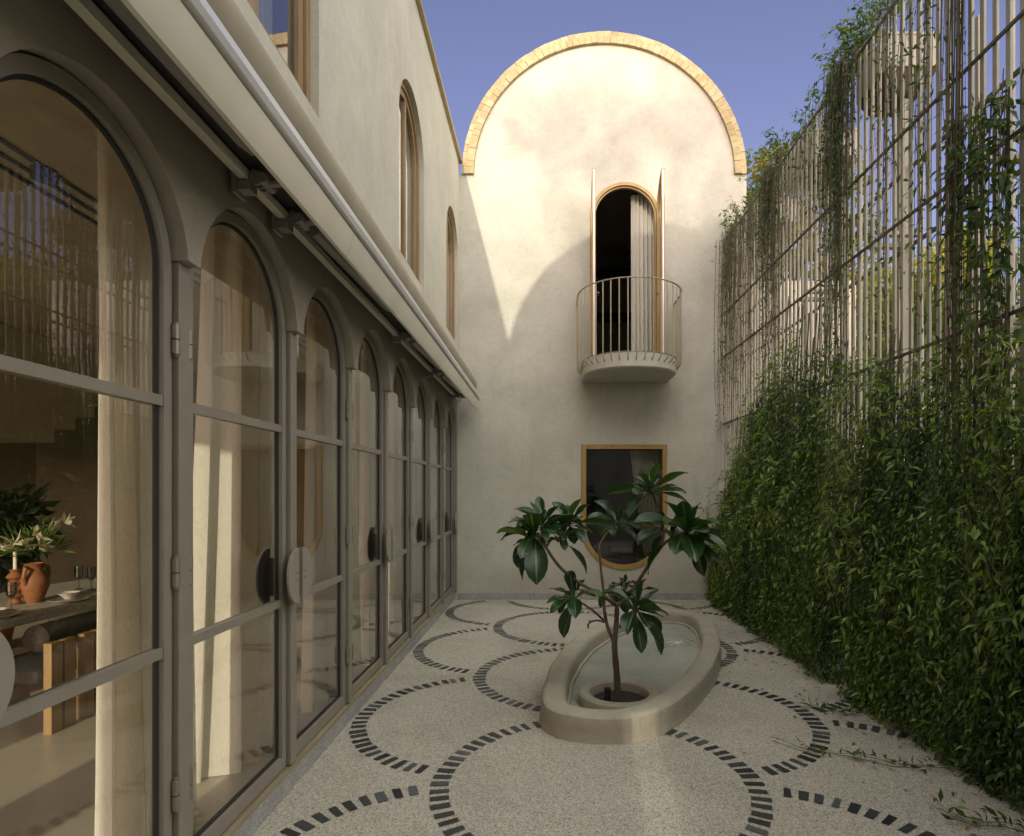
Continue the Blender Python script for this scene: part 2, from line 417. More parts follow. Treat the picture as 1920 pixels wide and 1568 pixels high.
def arc(cx, cy, r, a0, a1, n): return [(cx + r * math.cos(a0 + (a1 - a0) * i / n), cy + r * math.sin(a0 + (a1 - a0) * i / n)) for i in range(n + 1)]
def arched(u0, u1, v0, v1, n=24, flip=False):
    """upright arched opening (semicircular head), counter-clockwise; flip puts the arch at the foot"""
    r = (u1 - u0) / 2; c = (u0 + u1) / 2
    if flip: return [(u1, v1), (u0, v1)] + arc(c, v0 + r, r, PI, 2 * PI, n)
    return [(u0, v0), (u1, v0)] + arc(c, v1 - r, r, 0, PI, n)

# ------------------------------------------------------------------ ground, courtyard floor and kerb
mb = MB(); mb.add([(-400, -400, -.12), (400, -400, -.12), (400, 400, -.12), (-400, 400, -.12)], [(0, 1, 2, 3)])
tag(mb.build('ground', M['ground']), kind='structure')
mb = MB(); mb.add([(-1.40, -1.2, 0), (3.2, -1.2, 0), (3.2, 8.9, 0), (-1.40, 8.9, 0)], [(0, 1, 2, 3)])
floor = tag(mb.build('floor', M['floor']), kind='structure')
# fish-scale inlay: every column of circles is cut by the column nearer the middle
RM, TL = .862, .104
c0 = [(.275, 3.294 + 1.89 * k) for k in range(-2, 4)]
cm1 = [(-.447, 4.243 + 1.88 * k) for k in range(-2, 3)]
cp1 = [(1.0, 4.225 + 1.885 * k) for k in range(-2, 3)]
cp2 = [(1.73, 3.294 + 1.89 * k) for k in range(-2, 4)]
mb = MB()
for cols, cut in ((c0, []), (cm1, c0), (cp1, c0), (cp2, cp1)):
    for cx, cy in cols:
        nt_ = 68
        for k in range(nt_):
            a = 2 * PI * (k + .5) / nt_ + rng.normal(0, .004)
            x, y = cx + RM * math.cos(a), cy + RM * math.sin(a)
            if not (-1.33 < x < 2.6 and -1.0 < y < 8.74): continue
            if any(math.hypot(x - u, y - v) < RM + TL * .95 for u, v in cut): continue
            t = max(0, min(1, rng.normal(.40, .24) + (.45 if rng.random() < .12 else 0)))
            hw = .0232 * rng.uniform(.84, 1.1); r0 = RM - TL / 2 + rng.normal(0, .003); r1 = RM + TL / 2 + rng.normal(0, .003)
            ca, sa = math.cos(a), math.sin(a)
            q = []
            for r, w in ((r0, -hw * .93), (r1, -hw), (r1, hw), (r0, hw * .93)):
                w += rng.normal(0, .0022)
                q.append((cx + r * ca - w * sa, cy + r * sa + w * ca))
            mb.add([(x_, y_, .004) for x_, y_ in q], [(0, 1, 2, 3)], 0, t)
mb.build('floor_inlay', M['inlay'], floor, tint=True, recalc=False)
mb = MB()
mb.box((-1.47, -1.2, -.05), (-1.376, 8.868, .102))
kerb = tag(mb.build('kerb', M['kerb'], bevel=.006), kind='structure')
mb = MB(); mb.box((-1.468, -1.2, .1025), (-1.373, 8.866, .122)); mb.build('threshold', M['thresh'], kerb)

# ------------------------------------------------------------------ the long house on the left
PIERS = [.40, 1.34, 2.26, 3.23, 4.17, 5.12, 6.06, 7.0, 7.94, 8.86]
WL, WU, DX = -1.34, -1.31, -1.40
house = thing('house', (-3.5, 4, 0), 'long two-storey plastered house wing with a row of arched glass doors', 'house')
# arcade wall with pendant springers
ZC, ZS = 2.415, 2.465
out_ = [(YF, ZS)]
for i in range(len(PIERS) - 1):
    a, b = PIERS[i] + .036, PIERS[i + 1] - .036
    if i == 0: out_.append((PIERS[0] - .036, ZS))
    c, r = (a + b) / 2, (b - a) / 2
    a0 = math.asin((ZS - ZC) / r)
    out_ += [(a, ZS)] if i == 0 else []
    out_ += arc(c, ZC, r, PI - a0, a0, 28)
    if i < len(PIERS) - 2: pass
out_ = [p for p in out_] + [(YB, ZS), (YB, 3.32), (YF, 3.32)]
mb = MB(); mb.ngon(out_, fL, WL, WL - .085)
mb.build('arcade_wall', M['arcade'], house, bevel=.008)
# upper wall, its windows
WIN = [(2.12, 3.41), (5.25, 6.32), (7.72, 8.72)]
ZW0, ZW1 = 3.745, 5.51
wh = [arched(a, b, ZW0, ZW1) for a, b in WIN]
mb = MB(); mb.prism([(YF, 2.98), (YB, 2.98), (YB, 6.50), (YF, 6.50)], fL, WU, WU - .30, wh)
mb.build('upper_wall', M['plaster'], house)
mb = MB(); mb.box((WU - .34, YF, 6.50), (WU + .045, YB - .002, 6.545)); mb.box((WU - .34, YF, 6.545), (WU + .02, YB - .003, 6.60))
mb.build('coping', M['brass'], house)
mb = MB(); mb.box((-7.4, YF, 6.2), (WU - .302, YB, 6.35)); mb.build('roof', M['mortar'], house)
mb = MB(); mb.box((-7.7, YF - .3, -.1), (-7.4, YB, 6.5)); mb.box((-7.4, 8.6, -.1), (-1.615, YB - .01, 6.199))
mb.box((-7.4, YF - .3, 3.5), (WU - .32, YF - .02, 6.2))
mb.box((-1.614, 8.845, -.1), (-1.45, 8.866, 3.3))
mb.build('interior_wall', M['inside'], house)
mb = MB(); mb.box((-7.4, YF, 3.34), (-1.62, 8.6, 3.49)); mb.box((-2.2, YF, 3.05), (-1.62, 8.6, 3.338)); mb.box((-2.75, YF, 3.20), (-2.205, 8.6, 3.336))
mb.build('ceiling', M['ceil'], house)
mb = MB()
for k in range(4): mb.box((-2.68 + k * .1, .5, 3.185), (-2.66 + k * .1, 8.4, 3.203))
mb.build('ceiling_grille', M['black'], house)
# end wall of the room behind the camera, with openings that let the low sun in
mb = MB(); mb.prism([(-7.4, 0), (-1.43, 0), (-1.43, 3.34), (-7.4, 3.34)], fB, YF, YF - .2,
    [[(a, .1), (b, .1), (b, 3.2), (a, 3.2)] for a, b in ((-6.8, -5.6), (-5.2, -4.1), (-3.55, -2.9), (-2.5, -1.58))])
mb.build('end_wall', M['inside'], house)
# stair running up the far side of the room, seen from below
mb = MB()
st = [(5.0, 2.16), (6.75, 2.16), (6.75, 2.34), (7.05, 2.34), (7.05, 2.52), (7.35, 2.52), (7.35, 2.70), (7.65, 2.70), (7.65, 2.88), (7.95, 2.88), (7.95, 3.06), (8.25, 3.06), (8.25, 3.33), (5.0, 3.33)]
mb.prism(st, fL, -5.6, -6.9)
mb.build('stair', M['stair'], house)
# upper windows
for wi, (a, b) in enumerate(WIN):
    mat = M['oak_dull'] if wi < 1 else M['oak_dull']
    mbw = MB(); X0 = WU - .05
    o_, i_ = arched(a + .004, b - .004, ZW0 + .004, ZW1 - .004), arched(a + .055, b - .055, ZW0 + .055, ZW1 - .055)
    mbw.ring(o_, i_, fL, X0, X0 - .07)
    sash = [(a + .06, b - .06)] if wi else [(a + .06, (a + b) / 2 - .012), ((a + b) / 2 + .012, b - .06)]
    win = mbw.build('window', mat, house)
    m2 = MB()
    if wi:
        m2.ring(arched(a + .058, b - .058, ZW0 + .058, ZW1 - .058), arched(a + .115, b - .115, ZW0 + .12, ZW1 - .115), fL, X0 - .018, X0 - .062)
        m2.box((X0 - .06, (a + b) / 2 - .03, ZW0 + .1), (X0 - .02, (a + b) / 2 + .03, ZW1 - .1))
    else:
        c = (a + b) / 2
        m2.ring(arched(a + .058, b - .058, ZW0 + .058, ZW1 - .058), arched(a + .12, b - .12, ZW0 + .12, ZW1 - .12), fL, X0 - .018, X0 - .062)
        m2.box((X0 - .064, c - .06, ZW0 + .1), (X0 - .012, c + .06, ZW1 - .1))
    m2.build('sash', mat, win)
    m3 = MB(); g_ = arched(a + .10, b - .10, ZW0 + .10, ZW1 - .10)
    m3.add([fL(u, v, X0 - .04) for u, v in g_], [tuple(range(len(g_)))]); m3.build('pane', M['glass_up'], win)
    m4 = MB()
    for e in ((a + .30, .16), (b - .30, .16)):
        k = 26; pr = [(e[0] - e[1] + 2 * e[1] * i / k, X0 - .16 + .025 * math.sin(i * 1.7)) for i in range(k + 1)]
        m4.loops([[(x, y, ZW0) for y, x in pr], [(x, y, ZW1 - .12) for y, x in pr]], 0, False)
    m4.build('blind', M['curtain_w'], win, smooth=True)
# arched doors, one leaf per bay
def door_leaf(i):
    a, b = PIERS[i] + .045, PIERS[i + 1] - .045
    z0, z1 = .131, ZC + (b - a) / 2
    m = MB(); w = .044
    o_, i_ = arched(a, b, z0, z1, 32), arched(a + w, b - w, z0 + w + .02, z1 - w, 32)
    m.ring(o_, i_, fL, DX, DX - .045)
    for zr in (1.012, 1.935): m.box((DX - .042, a + w - .005, zr - .019), (DX - .004, b - w + .005, zr + .019))
    j_ = arched(a + w + .013, b - w - .013, z0 + w + .033, z1 - w - .013, 32)
    m.ring(i_, j_, fL, DX - .020, DX - .034, 1)
    d = m.build('door', [M['metal'], M['gasket']], house)
    m = MB(); g_ = arched(a + w - .01, b - w + .01, z0 + w, z1 - w + .01, 32)
    m.add([fL(u, v, DX - .026) for u, v in g_], [tuple(range(len(g_)))]); m.build('pane', M['glass'], d)
    even = (i % 2 == 0)          # leaf hinged on its near pier when even
    hy = PIERS[i] if i % 2 == 0 else PIERS[i + 1]
    my = PIERS[i + 1] if i % 2 == 0 else PIERS[i]
    sg = 1 if i % 2 == 0 else -1
    for zr in (.47, 1.30, 2.17):
        m = MB(); yy = hy + sg * .040
        m.tube([(DX + .012, yy, zr - .055), (DX + .012, yy, zr - .004)], .0155, 10); m.tube([(DX + .012, yy, zr + .002), (DX + .012, yy, zr + .055)], .0155, 10)
        m.tube([(DX + .012, yy, zr - .064), (DX + .012, yy, zr + .064)], .009, 8)
        m.build('hinge', M['steel'], d, smooth=True)
    m = MB(); gap = .022
    yc = my - sg * gap; xh = DX + .062
    half = [(yc - sg * .132 * math.cos(t), 1.15 + .15 * math.sin(t)) for t in np.linspace(-PI / 2, PI / 2, 28)]
    m.ngon(half, fL, xh, xh - .012)
    y0, y1 = sorted((yc - sg * .003, yc - sg * .019))
    m.box((DX + .001, y0, 1.03), (xh - .013, y1, 1.27))
    for q in (-.018, .018): m.tube([(xh - .004, yc - sg * .03, 1.15 + q), (xh + .002, yc - sg * .03, 1.15 + q)], .004, 8, 1)
    m.build('handle', [M['handle'], M['gasket']], d, smooth=True)
    # disc on the inner side of the leaf
    m = MB(); half = [(yc - sg * (.045 + .132 * math.cos(t)), 1.15 + .15 * math.sin(t)) for t in np.linspace(-PI / 2, PI / 2, 28)]
    m.ngon(half, fL, DX - .075, DX - .087); y0, y1 = sorted((yc - sg * .046, yc - sg * .06)); m.box((DX - .075, y0, 1.05), (DX - .046, y1, 1.25))
    m.build('handle', M['black'], d, smooth=True)
for i in range(len(PIERS) - 1): door_leaf(i)
for p in PIERS[:-1]:
    m = MB(); m.box((DX - .04, p - .034, .1285), (DX + .022, p + .034, ZS - .002)); m.build('door_post', M['metal'], house, bevel=.004)
m = MB(); m.box((DX - .07, 8.83, .1285), (WL - .004, 8.866, ZS)); m.build('door_post', M['metal'], house)
# dark frame reveal behind the arcade head, closes the gap between leaf and wall
m = MB()
for i in range(len(PIERS) - 1):
    a, b = PIERS[i] + .03, PIERS[i + 1] - .03; c = (a + b) / 2
    m.ring(arc(c, ZC, (b - a) / 2 + .05, 0, PI, 28), arc(c, ZC, (b - a) / 2 - .016, 0, PI, 28), fL, WL - .088, WL - .13, 0, False)
m.build('door_head', M['metal'], house)

# interior floor
mb = MB(); mb.add([(-7.4, YF, .095), (-1.462, YF, .095), (-1.462, 8.6, .095), (-7.4, 8.6, .095)], [(0, 1, 2, 3)])
tag(mb.build('room_floor', M['roomfloor']), kind='structure')

# ------------------------------------------------------------------ awning
aw = thing('awning', (-1.1, 4, 3.0), 'retracted awning in a long metal cassette above the arched doors', 'awning')
m = MB()
pr = [(-1.035, 2.795), (-1.028, 2.785), (-1.015, 2.79), (-.995, 2.83), (-.985, 2.875), (-.975, 2.905), (-.982, 2.915), (-1.05, 2.915), (-1.06, 2.86)]
def sweep(m, prof, y0, y1, mi=0):
    n = len(prof); m.add([(x, y0, z) for x, z in prof] + [(x, y1, z) for x, z in prof],
        [(i, (i + 1) % n, (i + 1) % n + n, i + n) for i in range(n)] + [tuple(range(n))[::-1], tuple(range(n, 2 * n))], mi)
for y0, y1 in ((-1.0, 2.998), (3.002, 8.64)): sweep(m, pr, y0, y1)
m.build('front_bar', M['awn_beige'], aw, smooth=True)
m = MB(); sweep(m, [(-1.05, 2.932), (-.965, 2.932), (-.955, 2.95), (-.953, 2.972), (-.962, 2.987), (-.99, 2.995), (-1.05, 2.995)], -1.0, 4.6); sweep(m, [(-1.05, 2.932), (-.965, 2.932), (-.955, 2.95), (-.953, 2.972), (-.962, 2.987), (-.99, 2.995), (-1.05, 2.995)], 4.604, 8.64)
m.build('top_rail', M['awn_grey'], aw)
m = MB(); m.tube([(-1.145, -1.0, 3.165), (-1.145, 8.64, 3.165)], .125, 28); m.build('fabric_roll', M['awn_cloth'], aw, smooth=True)
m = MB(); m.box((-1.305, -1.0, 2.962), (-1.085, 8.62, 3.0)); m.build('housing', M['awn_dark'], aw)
m = MB(); m.box((-1.285, -1.0, 2.905), (-1.245, 8.6, 2.945)); m.build('torsion_bar', M['awn_beige'], aw, bevel=.003)
for y in (2.50, 2.86, 5.0, 6.45, 8.0):
    m = MB(); m.box((-1.305, y - .03, 2.86), (-1.235, y + .03, 2.90)); m.box((-1.305, y - .045, 2.845), (-1.29, y + .045, 2.955))
    m.tube([(-1.235, y, 2.95), (-1.17, y, 2.895), (-1.12, y, 2.90)], .016, 8); m.tube([(-1.18, y - .05, 2.9), (-1.18, y + .05, 2.9)], .022, 12)
    for q in (-.03, 0, .03): m.tube([(-1.205, y + q - .004, 2.905), (-1.205, y + q + .004, 2.905)], .029, 12)
    m.build('bracket', M['awn_arm'], aw, smooth=True)
for y0, y1 in ((.2, 2.25), (2.95, 4.2), (5.1, 6.2), (6.55, 7.7)):
    m = MB(); m.tube([(-1.16, y0, 2.90), (-1.118, y1 - .06, 2.893), (-1.112, y1, 2.893)], [.030, .027, .02], 10)
    m.build('folding_arm', M['awn_arm'], aw, smooth=True)
    m = MB(); m.tube([(-1.17, y0 + .1, 2.965), (-1.08, y1 + .3, 2.955)], .014, 8); m.build('lower_arm', M['awn_dark'], aw, smooth=True)

# ------------------------------------------------------------------ gable house at the end of the court
GX, GR, GZ, XL, XR = .848, 2.106, 6.337, -1.32, 2.975
gh = thing('gable_house', (GX, YB, 0), 'barrel-vaulted plaster gable with brick-edged arch and small round balcony', 'house')
DO = (.64, 1.68, 3.45, 6.22)
LW = (.51, 1.79, .446, 2.312)
gab = [(XL, 0), (XR, 0), (XR, GZ)] + arc(GX, GZ, GR - .03, 0, PI, 64) + [(XL, GZ)]
gab = [(-1.7, 0), gab[1], (XR, GZ - .001)] + arc(GX, GZ, GR - .03, 0.0, PI, 64) + [(XL, GZ - .001), (XL - .001, 6.28), (-1.7, 6.28)]
m = MB(); m.prism(gab, fB, YB, YB + .16, [arched(*DO), arched(LW[0], LW[1], LW[2], LW[3], 32, True)])
m.build('wall', M['plaster_gable'], gh)
m = MB(); m.box((XL + .0, YB - .018, 0.001), (XR, YB - .001, .098)); m.build('skirting', M['kerb'], gh, bevel=.004)
# brick arch coping: two rings of bricks, individually toned
m = MB()
for r0, r1, d0, nb, ph in ((GR - .165, GR - .062, .05, 66, 0), (GR - .058, GR + .012, .035, 60, .5)):
    for k in range(nb):
        a0, a1 = PI * (k + .02) / nb, PI * (k + .98) / nb
        jit = rng.normal(0, .003); t = float(np.clip(rng.normal(.45, .17), 0, 1))
        vs = []
        for a in (a0, a1):
            for r in (r0, r1):
                for w in (YB - d0 + jit, YB + .3):
                    vs.append((GX + r * math.cos(a), w, GZ + r * math.sin(a)))
        m.add(vs, [(0, 1, 3, 2), (4, 6, 7, 5), (0, 4, 5, 1), (2, 3, 7, 6), (0, 2, 6, 4), (1, 5, 7, 3)], 0, t)
m.ring(arc(GX, GZ, GR + .004, 0, PI, 64), arc(GX, GZ, GR - .160, 0, PI, 64), fB, YB - .030, YB + .29, 1, False)
m.build('brick_coping', [M['brick'], M['mortar']], gh, tint=True)
# vault roof behind
m = MB(); n_ = arc(GX, GZ, GR - .05, 0, PI, 48); m.loops([[(x, YB + .29, z) for x, z in n_], [(x, YB + 6, z) for x, z in n_]], 0, False); m.build('roof', M['mortar'], gh)
m = MB(); m.box((XR - .25, YB + .285, 0), (XR - .002, YB + 6, GZ - .05)); m.build('side_wall', M['plaster'], gh)
m = MB(); m.box((XL, YB + .285, 0), (XL + .25, YB + 6, GZ - .05)); m.build('side_wall', M['plaster'], gh)
# balcony door frame and its two leaves, swung out
fr = MB(); fr.ring(arched(DO[0] + .003, DO[1] - .003, DO[2] + .0, DO[3] - .003, 32), arched(DO[0] + .05, DO[1] - .05, DO[2] + .03, DO[3] - .05, 32), fB, YB - .03, YB + .06)
fr.ring(arched(DO[0] + .052, DO[1] - .052, DO[2] + .03, DO[3] - .052, 32), arched(DO[0] + .075, DO[1] - .075, DO[2] + .05, DO[3] - .075, 32), fB, YB + .0, YB + .05)
bd = fr.build('door_frame', M['oak'], gh)
def leaf_outline(w, z0, z1, r, ins):
    # hinge edge at u=0, meeting edge at u=w: quarter-arch head
    pts = [(ins, z0 + ins), (w - ins, z0 + ins)]
    rr = r - ins
    pts += [(w - (w - ins) + 0 if False else w - rr * math.sin(t), z1 - r + rr * math.cos(t)) for t in np.linspace(math.asin(min(1, ins / rr)), PI / 2, 16)]
    return pts
for hx, sg, ang in ((DO[0] + .035, 1, math.radians(92)), (DO[1] - .03, -1, math.radians(88))):
    w, r = .475, .475
    def fn(u, v, q, hx=hx, sg=sg, ang=ang):
        # u along the leaf from the hinge, q thickness
        dx, dy = math.cos(ang) * sg, -math.sin(ang)
        nx, ny = -dy * sg, dx * sg
        return (hx + dx * u + nx * q, YB - .032 + dy * u + ny * q, v)
    m = MB(); z1 = DO[3] - .055
    m.ring(leaf_outline(w, DO[2] + .04, z1, r, 0.0), leaf_outline(w, DO[2] + .04, z1, r, .062), fn, -.024, .024)
    lf = m.build('door_leaf', M['oak'], gh)
    m = MB(); g_ = leaf_outline(w, DO[2] + .04, z1, r, .055); m.add([fn(u, v, 0) for u, v in g_], [tuple(range(len(g_)))]); m.build('pane', M['glass_up'], lf)
    m = MB(); m.box((0, 0, 0), (0, 0, 0)) if False else None
    m.prism([(w + .0005, DO[2] + .05), (w + .003, DO[2] + .05), (w + .003, z1 - .02), (w + .0005, z1 - .02)], fn, -.009, .009); m.build('seal', M['awn_grey'], lf)
    m = MB(); h0 = fn(w - .03, 4.42, .03); h1 = fn(w - .03, 4.42, .07); h2 = fn(w - .13, 4.42, .07); m.tube([h0, h1, h2], .008, 8);
    m.build('handle', M['steel'], lf, smooth=True)
    m = MB(); m.tube([fn(w - .03, 4.33, .024), fn(w - .03, 4.33, .04)], .012, 10); m.build('lock', M['steel'], lf, smooth=True)
# lower window, arch at the foot
m = MB(); m.ring(arched(LW[0] + .003, LW[1] - .003, LW[2] + .003, LW[3] - .003, 40, True), arched(LW[0] + .07, LW[1] - .07, LW[2] + .07, LW[3] - .07, 40, True), fB, YB - .022, YB + .07)
w_ = m.build('window', M['oak'], gh)
m = MB(); m.ring(arched(LW[0] + .071, LW[1] - .071, LW[2] + .071, LW[3] - .071, 40, True), arched(LW[0] + .084, LW[1] - .084, LW[2] + .084, LW[3] - .084, 40, True), fB, YB + .02, YB + .05); m.build('gasket', M['gasket'], w_)
m = MB(); g_ = arched(LW[0] + .06, LW[1] - .06, LW[2] + .06, LW[3] - .06, 40, True); m.add([fB(u, v, YB + .035) for u, v in g_], [tuple(range(len(g_)))]); m.build('pane', M['glass'], w_)
# balcony
BX0, BX1, ZB0, ZB1, BS = .51, 1.81, 3.235, 3.44, .46
def ushape(off, n=40):
    r = (BX1 - BX0) / 2 + off; c = (BX0 + BX1) / 2; y = YB - BS
    return [(c - r, YB + .001)] + [(c - r * math.cos(t), y - r * math.sin(t)) for t in np.linspace(0, PI, n)] + [(c + r, YB + .001)]
def resample(pts, n):
    P = np.array(pts); d = np.r_[0, np.cumsum(np.linalg.norm(np.diff(P, axis=0), axis=1))]
    s = np.linspace(0, d[-1], n); return np.stack([np.interp(s, d, P[:, i]) for i in range(P.shape[1])], 1)
m = MB(); u0 = ushape(0)
ls = [[(x, y, ZB0) for x, y in ushape(-.02)], [(x, y, ZB0 + .02) for x, y in u0], [(x, y, ZB1 - .012) for x, y in u0], [(x, y, ZB1) for x, y in ushape(-.012)]]
m.loops(ls, 0, False); n_ = len(u0); m.f += [tuple(range(n_))[::-1], tuple(range(3 * n_, 4 * n_))]; m.m += [0, 0]
bal = m.build('balcony', M['plaster_gable'], gh, smooth=True)
m = MB(); ur = resample(ushape(.072), 60); m.tube([(x, y, 4.386) for x, y in ur], .013, 8, flat=.55); m.build('rail', M['rail'], bal, smooth=True)
ub = resample(ushape(.072, 80), 29); un = resample(ushape(.0, 80), 29)
for (x, y), (x2, y2) in list(zip(ub, un))[1:-1]:
    m = MB(); m.tube([(x, y, 4.383), (x, y, 3.40), (x * .8 + x2 * .2, y * .8 + y2 * .2, 3.365), (x2, y2, 3.335)], .0085, 6); m.build('baluster', M['rail'], bal, smooth=True)
m = MB()
ue = ushape(.004); m.tube([(x, y, ZB1 + .004) for x, y in ue], .007, 6); m.build('drip_edge', M['steel'], bal, smooth=True)
# rooms behind
m = MB()
def room(m, x0, x1, y0, y1, z0, z1, ceil_mi=0):
    m.add([(x0, y0, z0), (x1, y0, z0), (x1, y1, z0), (x0, y1, z0), (x0, y0, z1), (x1, y0, z1), (x1, y1, z1), (x0, y1, z1)],
          [(0, 1, 2, 3), (7, 6, 5, 4), (1, 5, 6, 2), (2, 6, 7, 3), (3, 7, 4, 0)], ceil_mi)
room(m, -.8, 2.6, YB + .17, YB + 4, .05, 2.9); room(m, -.8, 2.6, YB + .17, YB + 5.2, 3.43, 7.2)
m.build('interior_wall', M['inside_dark'], gh, recalc=False)
for z in (5.62, 6.66):
    m = MB(); m.box((.3, YB + 4.95, z), (2.02, YB + 5.19, z + .16)); m.build('shelf', M['black'], gh)
def curtain(name, x0, x1, y, z0, z1, along='x', folds=9, amp=.03, flare=1.0, parent=None, mat=None, lean=0.0, seed=0, turn=0.0):
    m = MB(); nx, nz = folds * 8, 14; rows = []
    r_ = random.Random(seed); ph = [r_.uniform(.7, 1.35) for _ in range(folds + 2)]
    for j in range(nz + 1):
        t = j / nz; z = z0 + (z1 - z0) * t; row = []
        for i in range(nx + 1):
            s = i / nx; w = (x1 - x0) * (1 + (flare - 1) * (1 - t)); k = s * folds
            a = amp * ph[int(k)] * (.65 + .5 * (1 - t))
            off = a * math.sin(2 * PI * k) + .25 * a * math.sin(4 * PI * k + 1 + t) + .012 * math.sin(3 * t + s * 9)
            p = x0 + lean * (1 - t) + w * s + .010 * math.sin(2 * PI * k + 1.2 + 1.5 * t)
            off -= turn * max(0, 1 - s / .42) ** 1.6 * (.55 + .45 * (1 - t))
            row.append((p, y + off, z) if along == 'x' else (y + off, p, z))
        rows.append(row)
    m.loops(rows, 0, False)
    return m.build(name, mat or M['curtain'], parent, smooth=True, recalc=False)
cu = curtain('curtain', 1.28, 1.66, YB + .24, 3.45, 6.15, 'x', 6, .03, 1.05, None, M['curtain_w'], 0, 3)
tag(cu, 'cream curtain hanging inside the open balcony door', 'curtain')
cu = curtain('curtain', 1.22, 1.84, YB + .26, .12, 2.6, 'x', 8, .035, .42, None, M['curtain_w'], .32, 4)
tag(cu, 'gathered cream curtain behind the round-footed lower window', 'curtain')
# armchair in the ground-floor room
ac = thing('armchair', (1.25, YB + 1.2, .05), 'dark grey armchair seen through the round-footed lower window', 'armchair')
m = MB(); m.box((.95, YB + .9, .2), (1.55, YB + 1.5, .45)); m.build('seat', M['grey_cloth'], ac, bevel=.05)
m = MB(); m.tube([(1.25 + .36 * math.cos(t), YB + 1.2 + .36 * math.sin(t), .62) for t in np.linspace(-.3, PI + .3, 16)], .13, 12); m.build('backrest', M['grey_cloth'], ac, smooth=True)
for sx in (-.25, .25):
    for sy in (-.25, .25):
        m = MB(); m.tube([(1.25 + sx, YB + 1.2 + sy, .05), (1.25 + sx, YB + 1.2 + sy, .22)], .02, 8); m.build('leg', M['black'], ac)
# plant on the upper room's sill
sp = thing('potted_plant', (.98, YB + .45, 3.43), 'small bright green plant behind the balcony railing', 'plant')
m = MB(); m.lathe([(.0, 0), (.06, 0), (.08, .14), (.07, .14), (.065, .12), (0, .12)], (.98, YB + .45, 3.43), 16); m.build('pot', M['terracotta'], sp, smooth=True)
n = 260; dd = rvec(n); dd[:, 2] = np.abs(dd[:, 2]) * .8; dd /= np.linalg.norm(dd, axis=1, keepdims=True)
leaf_mesh('foliage', np.array([[.98, YB + .45, 3.60]]) + dd * rng.uniform(.03, .14, (n, 1)), dd + rvec(n, .4), rvec(n), rng.uniform(.04, .07, n), rng.uniform(.025, .04, n), rng.uniform(.5, 1, n), M['treeleaf'], sp)

# the matching gable that faces it from behind the camera; its vault throws the curved shadow
fh = thing('facing_house', (GX, YF, 0), 'matching barrel-vaulted gable facing across the courtyard', 'house')
gab2 = [(-1.9, 0), (5.2, 0), (5.2, 4.3), (XR, 4.3)] + gab[2:-3] + [(XL, GZ - .001), (XL - .002, 6.3), (-1.9, 6.3)]
m = MB(); m.prism(gab2, fB, YF, YF - .25, [[(.10, .60), (.42, .60), (.42, 1.70), (.10, 1.70)]]); m.build('wall', M['plaster_gable'], fh)  # slit added to let a sun streak through toward the basin
m = MB(); m.ring(arc(GX, GZ - .05, GR + .09, 0, PI, 64), arc(GX, GZ - .05, GR - .16, 0, PI, 64), fB, YF + .03, YF - .27, 0, False); m.build('brick_coping', M['mortar'], fh)
m = MB()
for k, x in enumerate(np.arange(.1005, .415, .034)): m.box((x, YF - .1, .601), (x + (.027 if k in (0, 1, 7, 8) else .012), YF - .09, 1.699))  # unseen bars added across the slit to dim and soften the streak
m.build('streak_dimming_bars', M['metal'], fh)

# ------------------------------------------------------------------ curtains behind the doors
ordn = ['first', 'second', 'third', 'fourth', 'fifth', 'sixth', 'seventh', 'eighth']
CU = [(2.18, .54), (3.06, .58), (4.02, .80), (5.12, .60), (5.98, .66), (6.9, .66), (7.86, .6)]
for i, (y, w) in enumerate(CU):
    o = curtain('curtain', y, y + w, -1.64 if i < 2 else -1.565, .10, 3.03, 'y', [4, 5, 6, 4, 4, 4, 4][i], .052, 1.0 + (.16 if i in (1, 2) else .05), None, M['curtain'], -.05 if i == 1 else 0, 20 + i, [.05, .26, .12, .05, .05, .05, .05][i])
    tag(o, 'pale sheer curtain behind the arched doors, %s panel %s' % (ordn[len(CU) - 1 - i] if i > 2 else ['nearest', 'second nearest', 'third nearest'][i], 'from the back wall' if i > 2 else 'to the dining table'), 'curtain', 'sheer curtains behind the arched doors')

# ------------------------------------------------------------------ dining room
tb = thing('dining_table', (-4.1, 4.3, .095), 'pale stone dining table laid for a meal inside the house', 'table')
m = MB(); o_ = [(-4.1 + .52 * math.copysign(abs(math.cos(t)) ** .6, math.cos(t)), 4.5 + 1.6 * math.copysign(abs(math.sin(t)) ** .6, math.sin(t))) for t in np.linspace(0, 2 * PI, 49)[:-1]]
m.ngon(o_, fG, .69, .75); m.build('tabletop', M['stone_top'], tb, bevel=.012)
for y in (3.6, 5.3):
    m = MB(); m.box((-4.3, y - .2, .096), (-3.95, y + .2, .689)); m.build('leg', M['stone_top'], tb, bevel=.02)
ch = thing('dining_chair', (-3.3, 3.9, .095), 'brown boucle dining chair on oak panel legs beside the stone table', 'chair')
m = MB(); m.box((-3.62, 3.66, .40), (-3.14, 4.16, .50)); m.build('seat', M['boucle'], ch, bevel=.04)
m = MB(); m.tube([(-3.2, 3.69, .68), (-3.2, 3.70, .68), (-3.2, 3.72, .68), (-3.2, 4.2, .68), (-3.2, 4.22, .68), (-3.2, 4.23, .68)], [.05, .07, .085, .085, .07, .05], 24); m.build('backrest', M['boucle'], ch, smooth=True)
for y in (3.68, 3.94):
    m = MB(); m.box((-3.12, y, .096), (-3.07, y + .085, .66)); m.box((-3.12, y + .105, .096), (-3.07, y + .19, .66)); m.box((-3.12, y + .0851, .097), (-3.09, y + .1049, .655), 1)  # last box: dark strip standing in for shade in the slit between boards
    m.build('leg', [M['chairwood'], M['boucle']], ch)
m = MB(); m.box((-3.62, 3.7, .096), (-3.57, 4.1, .40)); m.build('leg', M['chairwood'], ch)
